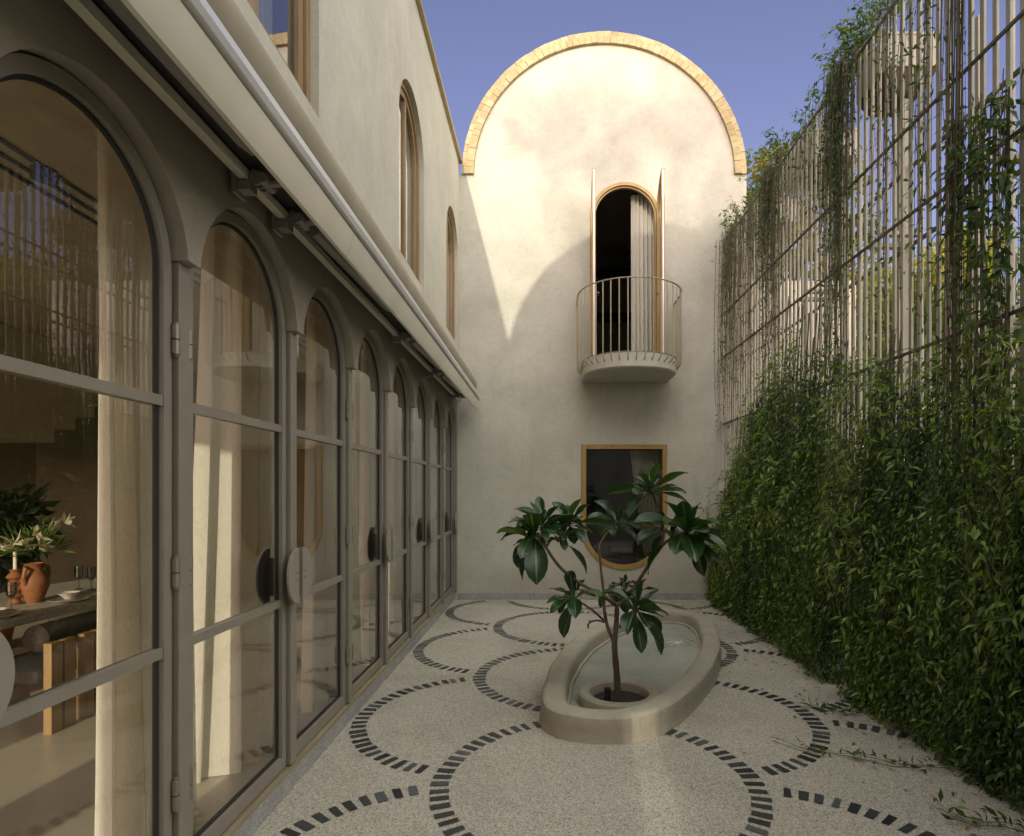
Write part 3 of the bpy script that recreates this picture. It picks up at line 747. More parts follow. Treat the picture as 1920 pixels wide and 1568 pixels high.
vt = lambda prof, c, name, mat, label, cat: tag((lambda mm: (mm.lathe(prof, c, 28), mm.build(name, mat, None, smooth=True))[1])(MB()), label, cat)
zz = [(0, 0), (.045, 0), (.06, .015)]
for k in range(4): zz += [(.042, .05 + k * .06), (.078, .08 + k * .06)]
zz += [(.035, .31), (.05, .33), (.04, .335), (.02, .30), (0, .30)]
zz = [(a * .72, b * .8) for a, b in zz]
vt(zz, (-4.03, 4.50, .75), 'candle_holder', M['terracotta'], 'slim terracotta candle holder with zigzag profile on the dining table', 'candle holder')
m = MB(); m.tube([(-4.03, 4.50, .99), (-4.03, 4.50, 1.22)], [.013, .011], 12); tag(m.build('candle', M['candle'], smooth=True), 'white taper candle standing in the terracotta holder', 'candle')
JX, JY = -3.955, 4.58
va = thing('vase', (JX, JY, .75), 'round terracotta jug holding white lilies on the dining table', 'vase')
m = MB(); m.lathe([(q * .76, z_ * .88) for q, z_ in [(0, 0), (.06, 0), (.08, .03), (.125, .15), (.12, .22), (.075, .28), (.06, .31), (.085, .345), (.075, .345), (.05, .31), (0, .28)]], (JX, JY, .75), 28); m.build('body', M['terracotta'], va, smooth=True)
for sx in (-1, 1):
    m = MB(); m.tube([(JX + .06 * sx * .4, JY + sx * .05, 1.03), (JX + .02, JY + sx * .10, 1.02), (JX + .02, JY + sx * .115, .96), (JX + .01, JY + sx * .09, .90)], .014, 8); m.build('handle', M['terracotta'], va, smooth=True)
bq = thing('lily_bouquet', (JX, JY, 1.05), 'bouquet of cream lilies with green buds in the terracotta jug', 'flowers')
n = 150; dd = rvec(n); dd[:, 2] = np.abs(dd[:, 2]) * .9 + .2; dd /= np.linalg.norm(dd, axis=1, keepdims=True)
leaf_mesh('foliage', np.array([[JX, JY, 1.12]]) + dd * rng.uniform(.03, .2, (n, 1)), dd + rvec(n, .25), rvec(n), rng.uniform(.08, .2, n), rng.uniform(.012, .025, n), rng.uniform(.2, .9, n), M['vine'], bq)
pos = []; dr = []
for k in range(11):
    a = rng.uniform(0, 2 * PI); c = np.array([JX + .17 * math.cos(a) * rng.uniform(.4, 1.2), JY + .2 * math.sin(a), 1.12 + rng.uniform(.05, .24)]); ax = np.array([math.cos(a) * .7 + .4, math.sin(a) * .7 - .3, .35])
    for q in range(6): pos.append(c); dr.append(ax * .6 + rvec(1, .6)[0])
leaf_mesh('petals', np.array(pos), np.array(dr), rvec(len(pos)), rng.uniform(.09, .14, len(pos)), rng.uniform(.03, .045, len(pos)), rng.uniform(.55, 1, len(pos)), M['lily'], bq)
bowl = [(0, 0), (.03, 0), (.035, .01), (.075, .05), (.07, .05), (.03, .015), (0, .012)]
vt(bowl, (-3.72, 4.62, .772), 'bowl', M['china'], 'small cream bowl by the table edge under the lilies', 'bowl')
vt([(0, 0), (.09, 0), (.135, .02), (.13, .022), (.09, .006), (0, .006)], (-3.74, 4.02, .75), 'plate', M['china'], 'cream plate at the near place setting', 'plate')
vt(bowl, (-3.74, 4.02, .757), 'bowl', M['china'], 'cream bowl stacked on the near plate', 'bowl')
vt([(0, 0), (.09, 0), (.135, .02), (.13, .022), (.09, .006), (0, .006)], (-3.72, 4.62, .75), 'plate', M['china'], 'cream plate under the small bowl by the lilies', 'plate')
for (x, y), lab in (((-3.86, 4.28), 'clear glass tumbler left of the terracotta candle holder'), ((-3.95, 5.15), 'tall clear wine glass right of the terracotta jug'), ((-4.1, 5.2), 'second clear wine glass, behind the tall one by the jug')):
    vt([(0, 0), (.03, 0), (.03, .004), (.006, .01), (.006, .08), (.03, .11), (.034, .20), (.032, .20), (.028, .11), (0, .09)], (x, y, .75), 'wine_glass', M['glass_up'], lab, 'glass')
# dark indoor plant
ip = thing('indoor_plant', (-5.3, 5.6, .095), 'large dark leafy plant in a pot behind the dining table', 'plant')
m = MB(); m.lathe([(0, 0), (.18, 0), (.24, .42), (.21, .42), (.2, .38), (0, .38)], (-5.3, 5.6, .095), 24); m.build('pot', M['terracotta'], ip, smooth=True)
m = MB()
for k in range(8):
    a = k * .8; m.tube([(-5.3, 5.6, .45), (-5.3 + .15 * math.cos(a), 5.6 + .2 * math.sin(a), 1.0), (-5.3 + .4 * math.cos(a), 5.6 + .5 * math.sin(a), 1.5 + .07 * k % .4)], [.014, .01, .005], 6)
m.build('stem', M['bark'], ip)
n = 900; dd = rvec(n); dd /= np.linalg.norm(dd, axis=1, keepdims=True)
leaf_mesh('foliage', np.array([[-5.3, 5.6, 1.25]]) + dd * np.array([[.45, .6, .5]]) * rng.uniform(.3, 1, (n, 1)), dd + rvec(n, .5) + np.array([[0, 0, -.3]]), rvec(n), rng.uniform(.1, .2, n), rng.uniform(.05, .08, n), rng.uniform(0, 1, n), M['indoor'], ip)
# ceiling spot
lm = thing('ceiling_spotlight', (-2.52, 3.0, 2.95), 'dark cylindrical ceiling spotlight hanging inside the nearest arched door', 'lamp')
lx, ly, lz = at(83, 330, 2.95); 
m = MB(); m.lathe([(0, .0), (.04, .0), (.055, -.02), (.055, .14), (0, .14)], (lx, ly, lz), 24); m.build('lamp_body', M['black'], lm, smooth=True)
m = MB(); m.tube([(lx, ly, lz + .14), (lx, ly, 3.2)], .012, 8); m.build('stem', M['black'], lm)

# ------------------------------------------------------------------ oval fountain basin
HB = .172
raw = [(-.053, 3.93), (-.039, 4.37), (.026, 4.89), (.17, 5.59), (.476, 6.31), (.91, 6.96), (1.30, 7.25), (1.62, 7.24), (1.815, 7.0), (1.83, 6.5), (1.73, 5.95), (1.585, 5.43), (1.395, 4.92), (1.196, 4.53), (.938, 4.08), (.743, 3.83), (.529, 3.70), (.318, 3.69), (.115, 3.75), (-.014, 3.84)]
raw = np.array(raw) * 1.018
# smooth closed outline
P = raw
for _ in range(3):
    Q = np.roll(P, -1, 0); P = np.stack([.75 * P + .25 * Q, .25 * P + .75 * Q], 1).reshape(-1, 2)
d_ = np.r_[0, np.cumsum(np.linalg.norm(np.diff(np.vstack([P, P[:1]]), axis=0), axis=1))]
s_ = np.linspace(0, d_[-1], 121)[:-1]; P2 = np.vstack([P, P[:1]])
P = np.stack([np.interp(s_, d_, P2[:, i]) for i in range(2)], 1)
for _ in range(6): P = .25 * np.roll(P, 1, 0) + .5 * P + .25 * np.roll(P, -1, 0)
T_ = np.roll(P, -1, 0) - np.roll(P, 1, 0); T_ /= np.linalg.norm(T_, axis=1, keepdims=True)
IN = np.stack([-T_[:, 1], T_[:, 0]], 1)
if ((P.mean(0) - P) * IN).sum() < 0: IN = -IN
fb = thing('fountain_basin', (.87, 5.45, 0), 'low oval plaster fountain basin with a planted ring in its near end', 'fountain')
def wob(k): return .004 * np.sin(np.arange(len(P)) * .37 + k) + .003 * np.sin(np.arange(len(P)) * .9 + 2 * k)
m = MB(); LP = []
for k, (o_, z) in enumerate([(-.012, .0005), (-.004, .03), (0, .08), (0, HB - .045), (.006, HB - .018), (.022, HB - .004), (.045, HB), (.125, HB), (.15, HB - .006), (.168, HB - .022), (.178, HB - .05), (.183, .04), (.20, .035), (.205, .0)]):
    q = P + IN * (o_ + (wob(1) if k > 1 else 0))[:, None] if not isinstance(o_ + (wob(1) if k > 1 else 0), float) else P + IN * o_
    LP.append([(x, y, z + (wob(3)[i] * .5 if 2 < k < 11 else 0)) for i, (x, y) in enumerate(q)])
m.loops(LP, 0); m.build('basin_wall', M['basin'], fb, smooth=True)
m = MB(); q = P + IN * .20; m.add([(x, y, .014) for x, y in q], [tuple(range(len(q)))]); m.build('water', M['water'], fb)
RX, RY = .545, 4.50
m = MB(); m.lathe([(.312, .0), (.314, .06), (.308, .082), (.292, .094), (.245, .094), (.225, .085), (.215, .062), (.205, .01)], (RX, RY, 0), 64); m.build('tree_well', M['basin'], fb, smooth=True)
m = MB(); m.lathe([(0, .03), (.1, .034), (.22, .026)], (RX, RY, 0), 32); m.build('soil', M['soil'], fb, smooth=True)
# bubbling inlet
m = MB()
for k in range(26):
    a, r = rng.uniform(0, 2 * PI), abs(rng.normal(0, .04)); m.lathe([(.0, .006), (.006, .004), (.009, 0)], (1.36 + r * math.cos(a), 6.25 + r * math.sin(a), .015), 8)
m.build('bubbles', M['awn_grey'], fb, smooth=True)
ul = thing('spotlight', (RX - .10, RY - .04, .03), 'small black spotlight on the soil at the foot of the frangipani', 'spotlight')
m = MB(); m.tube([(RX - .095, RY - .06, .04), (RX - .095, RY - .06, .135)], .026, 16); m.tube([(RX - .095, RY - .06, .135), (RX - .095, RY - .06, .14)], .02, 16); m.build('lamp_body', M['black'], ul, smooth=True)
m = MB(); m.tube([(RX - .12, RY - .06, .06), (RX - .16, RY - .05, .05), (RX - .19, RY - .02, .035)], .006, 6); m.build('cable', M['black'], ul)

# ------------------------------------------------------------------ frangipani
ft = thing('frangipani_tree', (RX, RY, .03), 'young frangipani tree with dark drooping leaves growing from the fountain ring', 'tree')
def zb(x, y): return (880 + x / 3.4286, 800 + y / 3.4286)
BR = [ # polylines in photo survey coordinates with their distance from the camera, radius start/end
    ([(953, 1716), (948, 1600), (935, 1450), (932, 1370)], [4.50, 4.50, 4.49, 4.48], .030, .026),
    ([(934, 1390), (945, 1260), (950, 1150)], [4.48, 4.5, 4.52], .024, .021),
    ([(950, 1155), (850, 1085), (690, 995), (570, 890), (492, 775)], [4.52, 4.48, 4.42, 4.38, 4.35], .018, .012),
    ([(492, 780), (478, 690), (470, 620)], [4.35, 4.34, 4.34], .012, .010),
    ([(492, 775), (440, 735), (392, 715)], [4.35, 4.30, 4.26], .011, .009),
    ([(498, 770), (530, 725), (590, 712), (640, 610)], [4.35, 4.40, 4.45, 4.48], .011, .009),
    ([(950, 1150), (1010, 1100), (1090, 990), (1165, 870), (1235, 770), (1312, 706)], [4.52, 4.55, 4.58, 4.6, 4.58, 4.55], .019, .012),
    ([(1225, 785), (1250, 680), (1225, 560), (1190, 470), (1165, 395)], [4.6, 4.68, 4.72, 4.75, 4.75], .013, .010),
    ([(1312, 706), (1370, 690), (1410, 668)], [4.55, 4.52, 4.5], .012, .011),
    ([(930, 1385), (890, 1290), (868, 1180), (865, 1080), (845, 900), (833, 760)], [4.48, 4.52, 4.58, 4.62, 4.68, 4.72], .018, .011),
    ([(833, 765), (880, 690), (960, 605)], [4.72, 4.74, 4.78], .010, .008),
    ([(863, 1245), (790, 1180), (700, 1120), (650, 1092)], [4.54, 4.45, 4.38, 4.34], .011, .008),
    ([(866, 1258), (820, 1246), (780, 1258), (760, 1274)], [4.54, 4.50, 4.46, 4.44], .009, .007),
    ([(968, 1290), (990, 1240), (1040, 1205), (1092, 1172)], [4.48, 4.42, 4.36, 4.32], .011, .008),
    ([(855, 1095), (770, 1060), (690, 1045)], [4.6, 4.66, 4.7], .009, .007),
    ([(950, 1155), (890, 1055), (945, 1020), (1000, 1010)], [4.52, 4.66, 4.7, 4.72], .009, .007),
    ([(1080, 1005), (1030, 1000), (990, 1010), (1010, 1050)], [4.58, 4.52, 4.5, 4.48], .008, .006),
]
m = MB()
for pl, ys_, r0, r1 in BR:
    p3 = [at(*zb(x, y), Y) for (x, y), Y in zip(pl, ys_)]
    if len(p3) > 2:   # rounded bends
        q = [Vector(p) for p in p3]; res = []
        for i in range(len(q) - 1):
            a, b, c, d = q[max(i - 1, 0)], q[i], q[i + 1], q[min(i + 2, len(q) - 1)]
            for t in (0, .25, .5, .75):
                res.append(.5 * ((2 * b) + (-a + c) * t + (2 * a - 5 * b + 4 * c - d) * t * t + (-a + 3 * b - 3 * c + d) * t ** 3))
        res.append(q[-1]); p3 = res
    rr = [.86 * (r0 + (r1 - r0) * i / (len(p3) - 1)) * (1 + .06 * math.sin(i * 2.3)) for i in range(len(p3))]
    m.tube(p3, rr, 10)
m.build('trunk', M['bark'], ft, smooth=True)
def big_leaves(specs, name, parent, mat):
    """specs: (origin, direction, side-normal, length, width, droop, tint)"""
    V, F, TI, RB = [], [], [], []
    nr, nc = 9, 5
    for o, d, up, ln, wd, dr, ti in specs:
        d = Vector(d).normalized(); up = Vector(up); p = Vector(o); b0 = len(V)
        cu_ = random.uniform(.10, .38); tw = random.uniform(-.35, .35)
        for i in range(nr):
            s = i / (nr - 1)
            prof = max(.05, math.sin(PI * min(1, s ** 1.55)) ** .72) if s > .09 else .06
            if s == 1: prof = .04
            side = d.cross(up).normalized()
            side = (side * math.cos(tw * s) + side.cross(d) * math.sin(tw * s)).normalized(); nn = side.cross(d).normalized()
            for j in range(nc):
                q = (j / (nc - 1) - .5) * 2
                V.append(p + side * q * wd * .5 * prof + nn * (abs(q) ** 1.3 * wd * cu_ * prof + .006 * math.sin(9 * s + 3 * q)))
                TI.append(ti); RB.append(abs(q))
            step = ln / (nr - 1); p = p + d * step
            d = (d + Vector((0, 0, -1)) * dr / (nr - 1)).normalized()
        for i in range(nr - 1):
            for j in range(nc - 1):
                a = b0 + i * nc + j; F.append((a, a + 1, a + nc + 1, a + nc))
    off = wloc(parent); me = bpy.data.meshes.new(name)
    me.from_pydata([(v.x - off.x, v.y - off.y, v.z - off.z) for v in V], [], F)
    a = me.attributes.new('tint', 'FLOAT', 'POINT'); a.data.foreach_set('value', TI)
    a = me.attributes.new('rib', 'FLOAT', 'POINT'); a.data.foreach_set('value', RB)
    me.polygons.foreach_set('use_smooth', [True] * len(F)); me.materials.append(mat)
    o = bpy.data.objects.new(name, me); COL.objects.link(o); o.parent = parent; return o
# clusters: tip, axis, leaf count, reach, droop bias
CL = [((470, 615), 4.34, (-.15, -.1, 1), 13, .20, .8), ((392, 712), 4.26, (-1, -.2, .1), 12, .235, 1.5), ((600, 705), 4.45, (.15, -.2, .4), 8, .19, 1.0),
      ((645, 605), 4.48, (.1, 0, 1), 12, .21, .7), ((1163, 392), 4.75, (-.1, -.1, 1), 14, .215, .5), ((1410, 668), 4.50, (.5, -.2, .7), 19, .26, .95),
      ((1300, 715), 4.56, (.1, -.4, .3), 5, .22, 1.2), ((960, 603), 4.78, (.3, 0, .6), 9, .20, .9), ((1235, 650), 4.68, (-.4, .2, .4), 6, .19, 1.0), ((650, 1090), 4.34, (-.7, -.2, .25), 8, .19, 1.0),
      ((1092, 1170), 4.32, (.6, -.3, .4), 12, .21, 1.1), ((690, 1040), 4.70, (-.1, 0, .9), 5, .13, .6), ((1000, 1012), 4.72, (.2, 0, .2), 5, .14, 2.0),
      ((1008, 1045), 4.48, (.3, -.2, .3), 4, .13, 1.2), ((760, 1274), 4.44, (-.5, 0, -.4), 2, .05, .6), ((900, 1060), 4.66, (-.1, .1, -.3), 3, .12, 2.0), ((1110, 1040), 4.55, (.4, 0, .7), 4, .12, .8)]
for (zx, zy), Y, ax, n, ln, db in CL:
    o = Vector(at(*zb(zx, zy), Y)); ax = Vector(ax).normalized()
    u = ax.cross(Vector((0, 1, .2))).normalized(); w = ax.cross(u); sp_ = []
    n = max(n, int(n * 1.4)) if n > 6 else n
    for k in range(n):
        f = (k + .5) / n; th = math.radians(20 + 82 * f ** .85) + random.uniform(-.12, .12); ph = k * 2.399 + random.uniform(-.3, .3)
        d = ax * math.cos(th) + (u * math.cos(ph) + w * math.sin(ph)) * math.sin(th)
        l = ln * 1.55 * random.uniform(.55, 1.12) * (.60 + .45 * min(1, f * 1.6))
        ti = .25 + random.uniform(-.2, .3) + (.35 if f < .2 else 0) + (.4 if random.random() < .06 else 0)
        sp_.append((o - ax * .05 * f, d, Vector((0, 0, 1)) + Vector((random.uniform(-.3, .3), random.uniform(-.3, .3), 0)), l, l * random.uniform(.31, .42), db * (.15 + 1.15 * f) * random.uniform(.5, 1.3), ti))
    big_leaves(sp_, 'leaf_cluster', ft, M['plum'])

# ------------------------------------------------------------------ slatted fence with planters
FX, FZ = 2.64, 5.34
fe = thing('fence', (FX, 5, 0), 'tall beige screen fence of vertical slats overgrown with creeper', 'fence')
m = MB(); y = 8.80; k = 0
while y > 1.6:
    w = .0165; dz = rng.normal(0, .012)
    m.box((FX - .008, y - w, .05), (FX + .008, y + w, FZ + dz)); y -= .102; k += 1
m.build('slats', M['slat'], fe)
m = MB(); y = 8.70
while y > 1.6:
    m.box((FX + .33, y - .017, .05), (FX + .344, y + .017, FZ - .45)); y -= .306
m.build('back_slats', M['slat'], fe)
for z in (.6, 1.6, 2.61, 3.607, 4.244, FZ - .05):
    m = MB(); m.box((FX - .024, 1.6, z - .010), (FX - .0085, 8.86, z + .010)); m.build('rail', M['frail'], fe)
for z in (2.61, 3.607, 4.244):
    m = MB(); m.box((FX + .31, 1.6, z - .014), (FX + .3295, 8.86, z + .014)); m.build('rail', M['frail'], fe)
for y in (2.3, 3.55, 4.85, 6.2, 7.55, 8.75):
    m = MB(); m.box((FX + .26, y - .02, 0), (FX + .309, y + .02, FZ - .1)); m.build('post', M['slat'], fe)
    for z in (2.61, 3.607):
        m = MB(); m.box((FX + .009, y - .18, z + .018), (FX + .32, y - .12, z + .05)); m.build('cross_bar', M['slat'], fe); m = MB(); m.box((FX + .009, y + .06, z + .018), (FX + .32, y + .12, z + .05)); m.build('cross_bar', M['slat'], fe)
PL = [4.95, 6.2, 7.65]
plab = ['nearest hanging planter box behind the top of the slat fence', 'middle hanging planter box behind the top of the slat fence', 'planter box behind the fence top, next to the gable']
for y, lb in zip(PL, plab):
    p = thing('planter_box', (FX + .25, y, 4.9), lb, 'planter', 'planter boxes along the fence top')
    m = MB(); m.box((FX + .06, y - .24, 4.98), (FX + .47, y + .24, 5.24)); m.box((FX + .055, y - .245, 5.225), (FX + .475, y + .245, 5.25)); m.build('box', M['planter'], p, bevel=.004)
    m = MB(); rc = lambda e, z: [(FX + .065 + e, y - .235 + e, z), (FX + .465 - e, y - .235 + e, z), (FX + .465 - e, y + .235 - e, z), (FX + .065 + e, y + .235 - e, z)]
    m.loops([rc(0, 4.979), rc(.02, 4.93), rc(.07, 4.83), rc(.11, 4.80)]); m.f += [(0, 1, 2, 3), (12, 13, 14, 15)]; m.m += [0, 0]; m.build('base', M['plbase'], p)
    m = MB(); m.box((FX + .08, y - .22, 5.2405), (FX + .45, y + .22, 5.262)); m.build('soil', M['soil'], p)
# boundary wall of the neighbour
m = MB(); m.box((XR + .003, YB - .02, 0), (4.6, YB + .2, 4.75)); tag(m.build('boundary_wall', M['plaster']), 'plain beige boundary wall behind the far end of the slat fence', 'wall')

# ------------------------------------------------------------------ creeper
def vine_leaves(Pl, per, ln, wd, tint, jit=.5, out=(-1, 0, 0), spread=.02):
    """leaves along polylines Pl (n,k,3): per leaves per strand"""
    n, k, _ = Pl.shape
    t = rng.uniform(0, k - 1.001, (n, per)); i = t.astype(int); f = (t - i)[..., None]
    idx = np.arange(n)[:, None]
    p = Pl[idx, i] * (1 - f) + Pl[idx, i + 1] * f; p = p.reshape(-1, 3) + rvec(n * per, spread)
    dirn = Pl[idx, i + 1] - Pl[idx, i]; dirn = dirn.reshape(-1, 3); dirn /= np.linalg.norm(dirn, axis=1, keepdims=True) + 1e-9
    side = rvec(n * per); d = side * jit + dirn * .45 + np.array(out) * .4 + np.array([0, -.15, -.25])
    nr = rvec(n * per, .55) + np.array([-.35, -.15, .9])
    L_ = rng.uniform(*ln, n * per); W_ = L_ * rng.uniform(wd[0], wd[1], n * per)
    ti = np.repeat(tint, per) + rng.normal(0, .16, n * per)
    return p, d, nr, L_, W_, ti
def hang(n, x, y, z0, ln, k=9, sway=.05, out=0.0):
    """hanging polylines from (x,y,z0) arrays of size n"""
    s = np.linspace(0, 1, k)[None, :]
    ph = rng.uniform(0, 6.28, (n, 1)); ph2 = rng.uniform(0, 6.28, (n, 1)); am = rng.uniform(.3, 1, (n, 1)) * sway
    Z = z0[:, None] - ln[:, None] * s
    Yv = y[:, None] + am * np.sin(s * 4 + ph) * s + rng.normal(0, .25, (n, 1)) * sway * s * 2
    X = x[:, None] - out * np.sin(s * PI * .6) * rng.uniform(.3, 1, (n, 1)) + am * .5 * np.cos(s * 5 + ph2) * s
    return np.stack([X, Yv, Z], -1)
EY = np.array([1.5, 2.6, 3.2, 3.7, 4.1, 4.5, 4.9, 5.3, 5.7, 6.2, 6.7, 7.2, 7.7, 8.2, 8.6, 8.85])
EZ = np.array([2.4, 2.6, 2.55, 2.55, 2.66, 2.70, 2.60, 2.85, 3.10, 3.35, 3.25, 2.9, 2.5, 2.05, 1.55, 1.2])
cr = thing('creeper', (2.5, 5, 0), 'dense green curtain creeper hanging over the lower fence to the floor', 'creeper')
n = 3700
cen = np.r_[rng.uniform(1.9, 8.78, 170), rng.uniform(1.9, 4.4, 50)]; y = np.clip(cen[rng.integers(0, 220, n)] + rng.normal(0, .028, n), 1.9, 8.8); ztop = np.interp(y, EY, EZ) + .10 * np.sin(y * 7.3) + .08 * np.sin(y * 17 + 1) + rng.normal(0, .07, n)
u = rng.uniform(0, 1, n) ** .75
z0 = np.maximum(.25, ztop * (1 - .82 * u)); ln_ = np.minimum(rng.uniform(.45, 1.7, n), z0 - .015)
near = y < 4.3
keep = ~(near & (z0 > 1.5) & (rng.random(n) < .25)); 
depth = rng.random(n) ** .7
bul = lambda z, y: .30 * np.clip(1 - z / (np.interp(y, EY, EZ) + .1), 0, 1) ** .6 * np.interp(y, [1.5, 3.0, 4.2, 6, 8.0, 8.85], [.8, .8, 1.0, 1, .95, .65]) + .03
x = FX - .02 - depth * bul(z0, y) * (.74 + .42 * np.sin(y * 5.1 + .6 * np.sin(z0 * 3)) * np.cos(z0 * 1.3 + y))
x, y, z0, ln_, depth = [a[keep] for a in (x, y, z0, ln_, depth)]; n = len(x)
P1 = hang(n, x, y, z0, ln_, 9, .05, .06)
# follow the bulge as they fall
P1[..., 0] = np.minimum(P1[..., 0], FX - .02 - depth[:, None] * bul(P1[..., 2], P1[..., 1]) * .95 + rng.normal(0, .012, P1[..., 0].shape))
P1[..., 2] = np.maximum(P1[..., 2], .012)
tn = .12 + .46 * depth + .12 * np.sin(y * 3.1 + z0 * 2) + rng.normal(0, .1, n)  # inner strands tinted darker, shade inside the mass put into leaf colour
strands_mesh('stems', P1, np.full(n, .0021), M['gstem'], cr)
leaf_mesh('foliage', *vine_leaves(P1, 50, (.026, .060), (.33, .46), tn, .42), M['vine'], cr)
# old woody stems inside the mass
n = 60; y = rng.uniform(2.0, 8.6, n); zt_ = np.interp(y, EY, EZ) + rng.uniform(-.1, .5, n)
Pw = hang(n, np.full(n, FX - .05), y, zt_, zt_ - .02, 14, .12, .16); Pw[..., 1] = np.clip(Pw[..., 1], 1.9, 8.83); Pw[..., 2] = np.maximum(Pw[..., 2], .01)
strands_mesh('woody_stems', Pw, rng.uniform(.004, .009, n), M['stem'], cr)
# longer arching shoots in front of the mass
n = 240; y = rng.uniform(2.0, 8.7, n); z0 = np.interp(y, EY, EZ) * rng.uniform(.35, 1.0, n)
s = np.linspace(0, 1, 10)[None, :]
sy = rng.normal(0, .45, (n, 1)); lz = rng.uniform(.4, 1.1, (n, 1))
Pf = np.stack([(FX - bul(z0, y) - .02)[:, None] - rng.uniform(.03, .16, (n, 1)) * np.sin(s * PI * .8), y[:, None] + sy * s, np.maximum(.015, z0[:, None] - lz * s ** 1.6 + .12 * np.sin(s * PI))], -1)
Pf[..., 1] = np.minimum(Pf[..., 1], 8.84)
strands_mesh('shoots', Pf, np.full(n, .0028), M['gstem'], cr)
leaf_mesh('shoot_leaves', *vine_leaves(Pf, 18, (.05, .10), (.22, .32), np.full(n, .85)), M['vine'], cr)
# vines hanging from the planters and the fence top
def hanging_vine(y0, label, n, wy, zt, lens, xo=-.03, leafy=26, tint=.45, dry=.0, up=0, sway=.05, lsize=(.035, .062)):
    v = thing('hanging_vine', (FX - .05, y0, zt), label, 'vine', 'vines trailing down the slat fence')
    y = rng.normal(y0, wy, n); x = FX + xo - np.abs(rng.normal(0, .05, n)); z = zt + rng.normal(0, .05, n)
    Pv = hang(n, x, np.minimum(y, 8.8), z, rng.uniform(*lens, n), 12, sway, .05); Pv[..., 2] = np.maximum(Pv[..., 2], .6)
    Pv[..., 1] = np.minimum(Pv[..., 1], 8.84)
    strands_mesh('stems', Pv, rng.uniform(.002, .0045, n), M['stem'], v)
    leaf_mesh('foliage', *vine_leaves(Pv, leafy, lsize, (.25, .38), np.full(n, tint)), M['dryvine'] if dry else M['vine'], v)
    if up:
        n2 = up; s = np.linspace(0, 1, 7)[None, :]; h = rng.uniform(.15, .5, (n2, 1)); dy = rng.normal(0, .22, (n2, 1)); dx = rng.uniform(-.25, .3, (n2, 1))
        yy = rng.normal(y0, wy * 1.2 + .1, (n2, 1))
        Pu = np.stack([FX + .1 + dx * s + 0 * yy, np.minimum(yy + dy * s, 8.8), zt - .05 + h * np.sin(s * PI * .62)], -1)
        strands_mesh('shoots', Pu, np.full(n2, .003), M['gstem'], v)
        leaf_mesh('shoot_leaves', *vine_leaves(Pu, 22, (.045, .08), (.28, .4), np.full(n2, .55)), M['vine'], v)
hanging_vine(5.25, 'thick trailing vine spilling from the nearest planter box down the fence', 95, .13, 5.36, (.6, 3.0), up=60, tint=.42)
hanging_vine(6.85, 'brownish trailing vine hanging below the middle planter box', 75, .14, 5.34, (.5, 2.4), up=45, dry=1, tint=.4)
hanging_vine(8.35, 'sparse dry vine in the corner of the fence and the gable', 80, .26, 5.30, (.6, 3.2), up=40, dry=1, tint=.35, leafy=14)
hanging_vine(7.6, 'thin vine strands between the gable corner and the middle planter', 26, .25, 5.3, (.6, 2.6), dry=1, tint=.35, leafy=16)
hanging_vine(6.0, 'loose green strands hanging left of the thick near vine', 16, .2, 5.3, (.4, 2.2), tint=.45, leafy=18)
hanging_vine(4.45, 'leafy vine climbing the slats right of the nearest planter box', 14, .12, 5.4, (1.2, 3.2), tint=.5, leafy=22, up=8, lsize=(.04, .07))
hanging_vine(3.70, 'old bare vine stems bundled down the near slats', 40, .04, 5.8, (2.5, 4.2), tint=.35, leafy=7, sway=.03)
hanging_vine(3.45, 'large-leaved vine tangled across the nearest slats', 40, .22, 3.9, (.6, 2.0), tint=.45, leafy=24, lsize=(.06, .11))
hanging_vine(4.05, 'fresh green vine covering the slats in front of the autumn tree', 14, .12, 5.8, (1.5, 4.0), tint=.5, leafy=26, lsize=(.045, .08))
# trailing shoots lying on the paving
for (pts, lab) in (([(2.42, 3.34), (2.2, 3.42), (1.98, 3.46), (1.75, 3.56), (1.58, 3.66), (1.44, 3.78)], 'fallen creeper shoot trailing across the paving toward the fountain'),
                   ([(2.5, 2.70), (2.35, 2.76), (2.2, 2.78), (2.05, 2.82), (2.0, 2.9), (1.97, 2.96)], 'short creeper shoot on the paving at the near end of the fence'),
                   ([(2.45, 4.35), (2.3, 4.32), (2.15, 4.22), (2.05, 4.28), (1.98, 4.36), (1.9, 4.4)], 'thin creeper shoot on the paving beside the slate arcs')):
    v = thing('trailing_shoot', (pts[0][0], pts[0][1], 0), lab, 'vine')
    Pt = resample(pts, 14); Pt = np.stack([np.c_[Pt, .016 + .012 * np.sin(np.arange(14) + q)] + np.r_[0, q * .045, 0] for q in range(2)])
    strands_mesh('stems', Pt, np.full(2, .0026), M['stem'], v)
    p, d, nr, L_, W_, ti = vine_leaves(Pt, 26, (.04, .075), (.26, .36), np.full(2, .5), .8, (0, 0, .3), .012); p[:, 2] = np.abs(p[:, 2]) + .008; d[:, 2] = np.abs(d[:, 2]) * .6 + .05
    leaf_mesh('foliage', p, d, nr, L_, W_, ti, M['vine'], v)

# leaf litter blown along the foot of the creeper
n = 150; yy = rng.uniform(2.0, 8.4, n); xx = 2.32 - np.abs(rng.normal(0, .22, n)) - np.where(rng.random(n) < .15, rng.uniform(0, .9, n), 0)
ll = leaf_mesh('leaf_litter', np.c_[xx, yy, rng.uniform(.006, .012, n)], np.c_[rvec(n)[:, :2], np.zeros(n)], np.c_[rvec(n, .15)[:, :2], np.ones(n)], rng.uniform(.025, .055, n), rng.uniform(.009, .018, n), rng.uniform(.2, 1, n), M['treeleaf2'])
tag(ll, 'scattered fallen leaves along the foot of the creeper', kind='stuff')

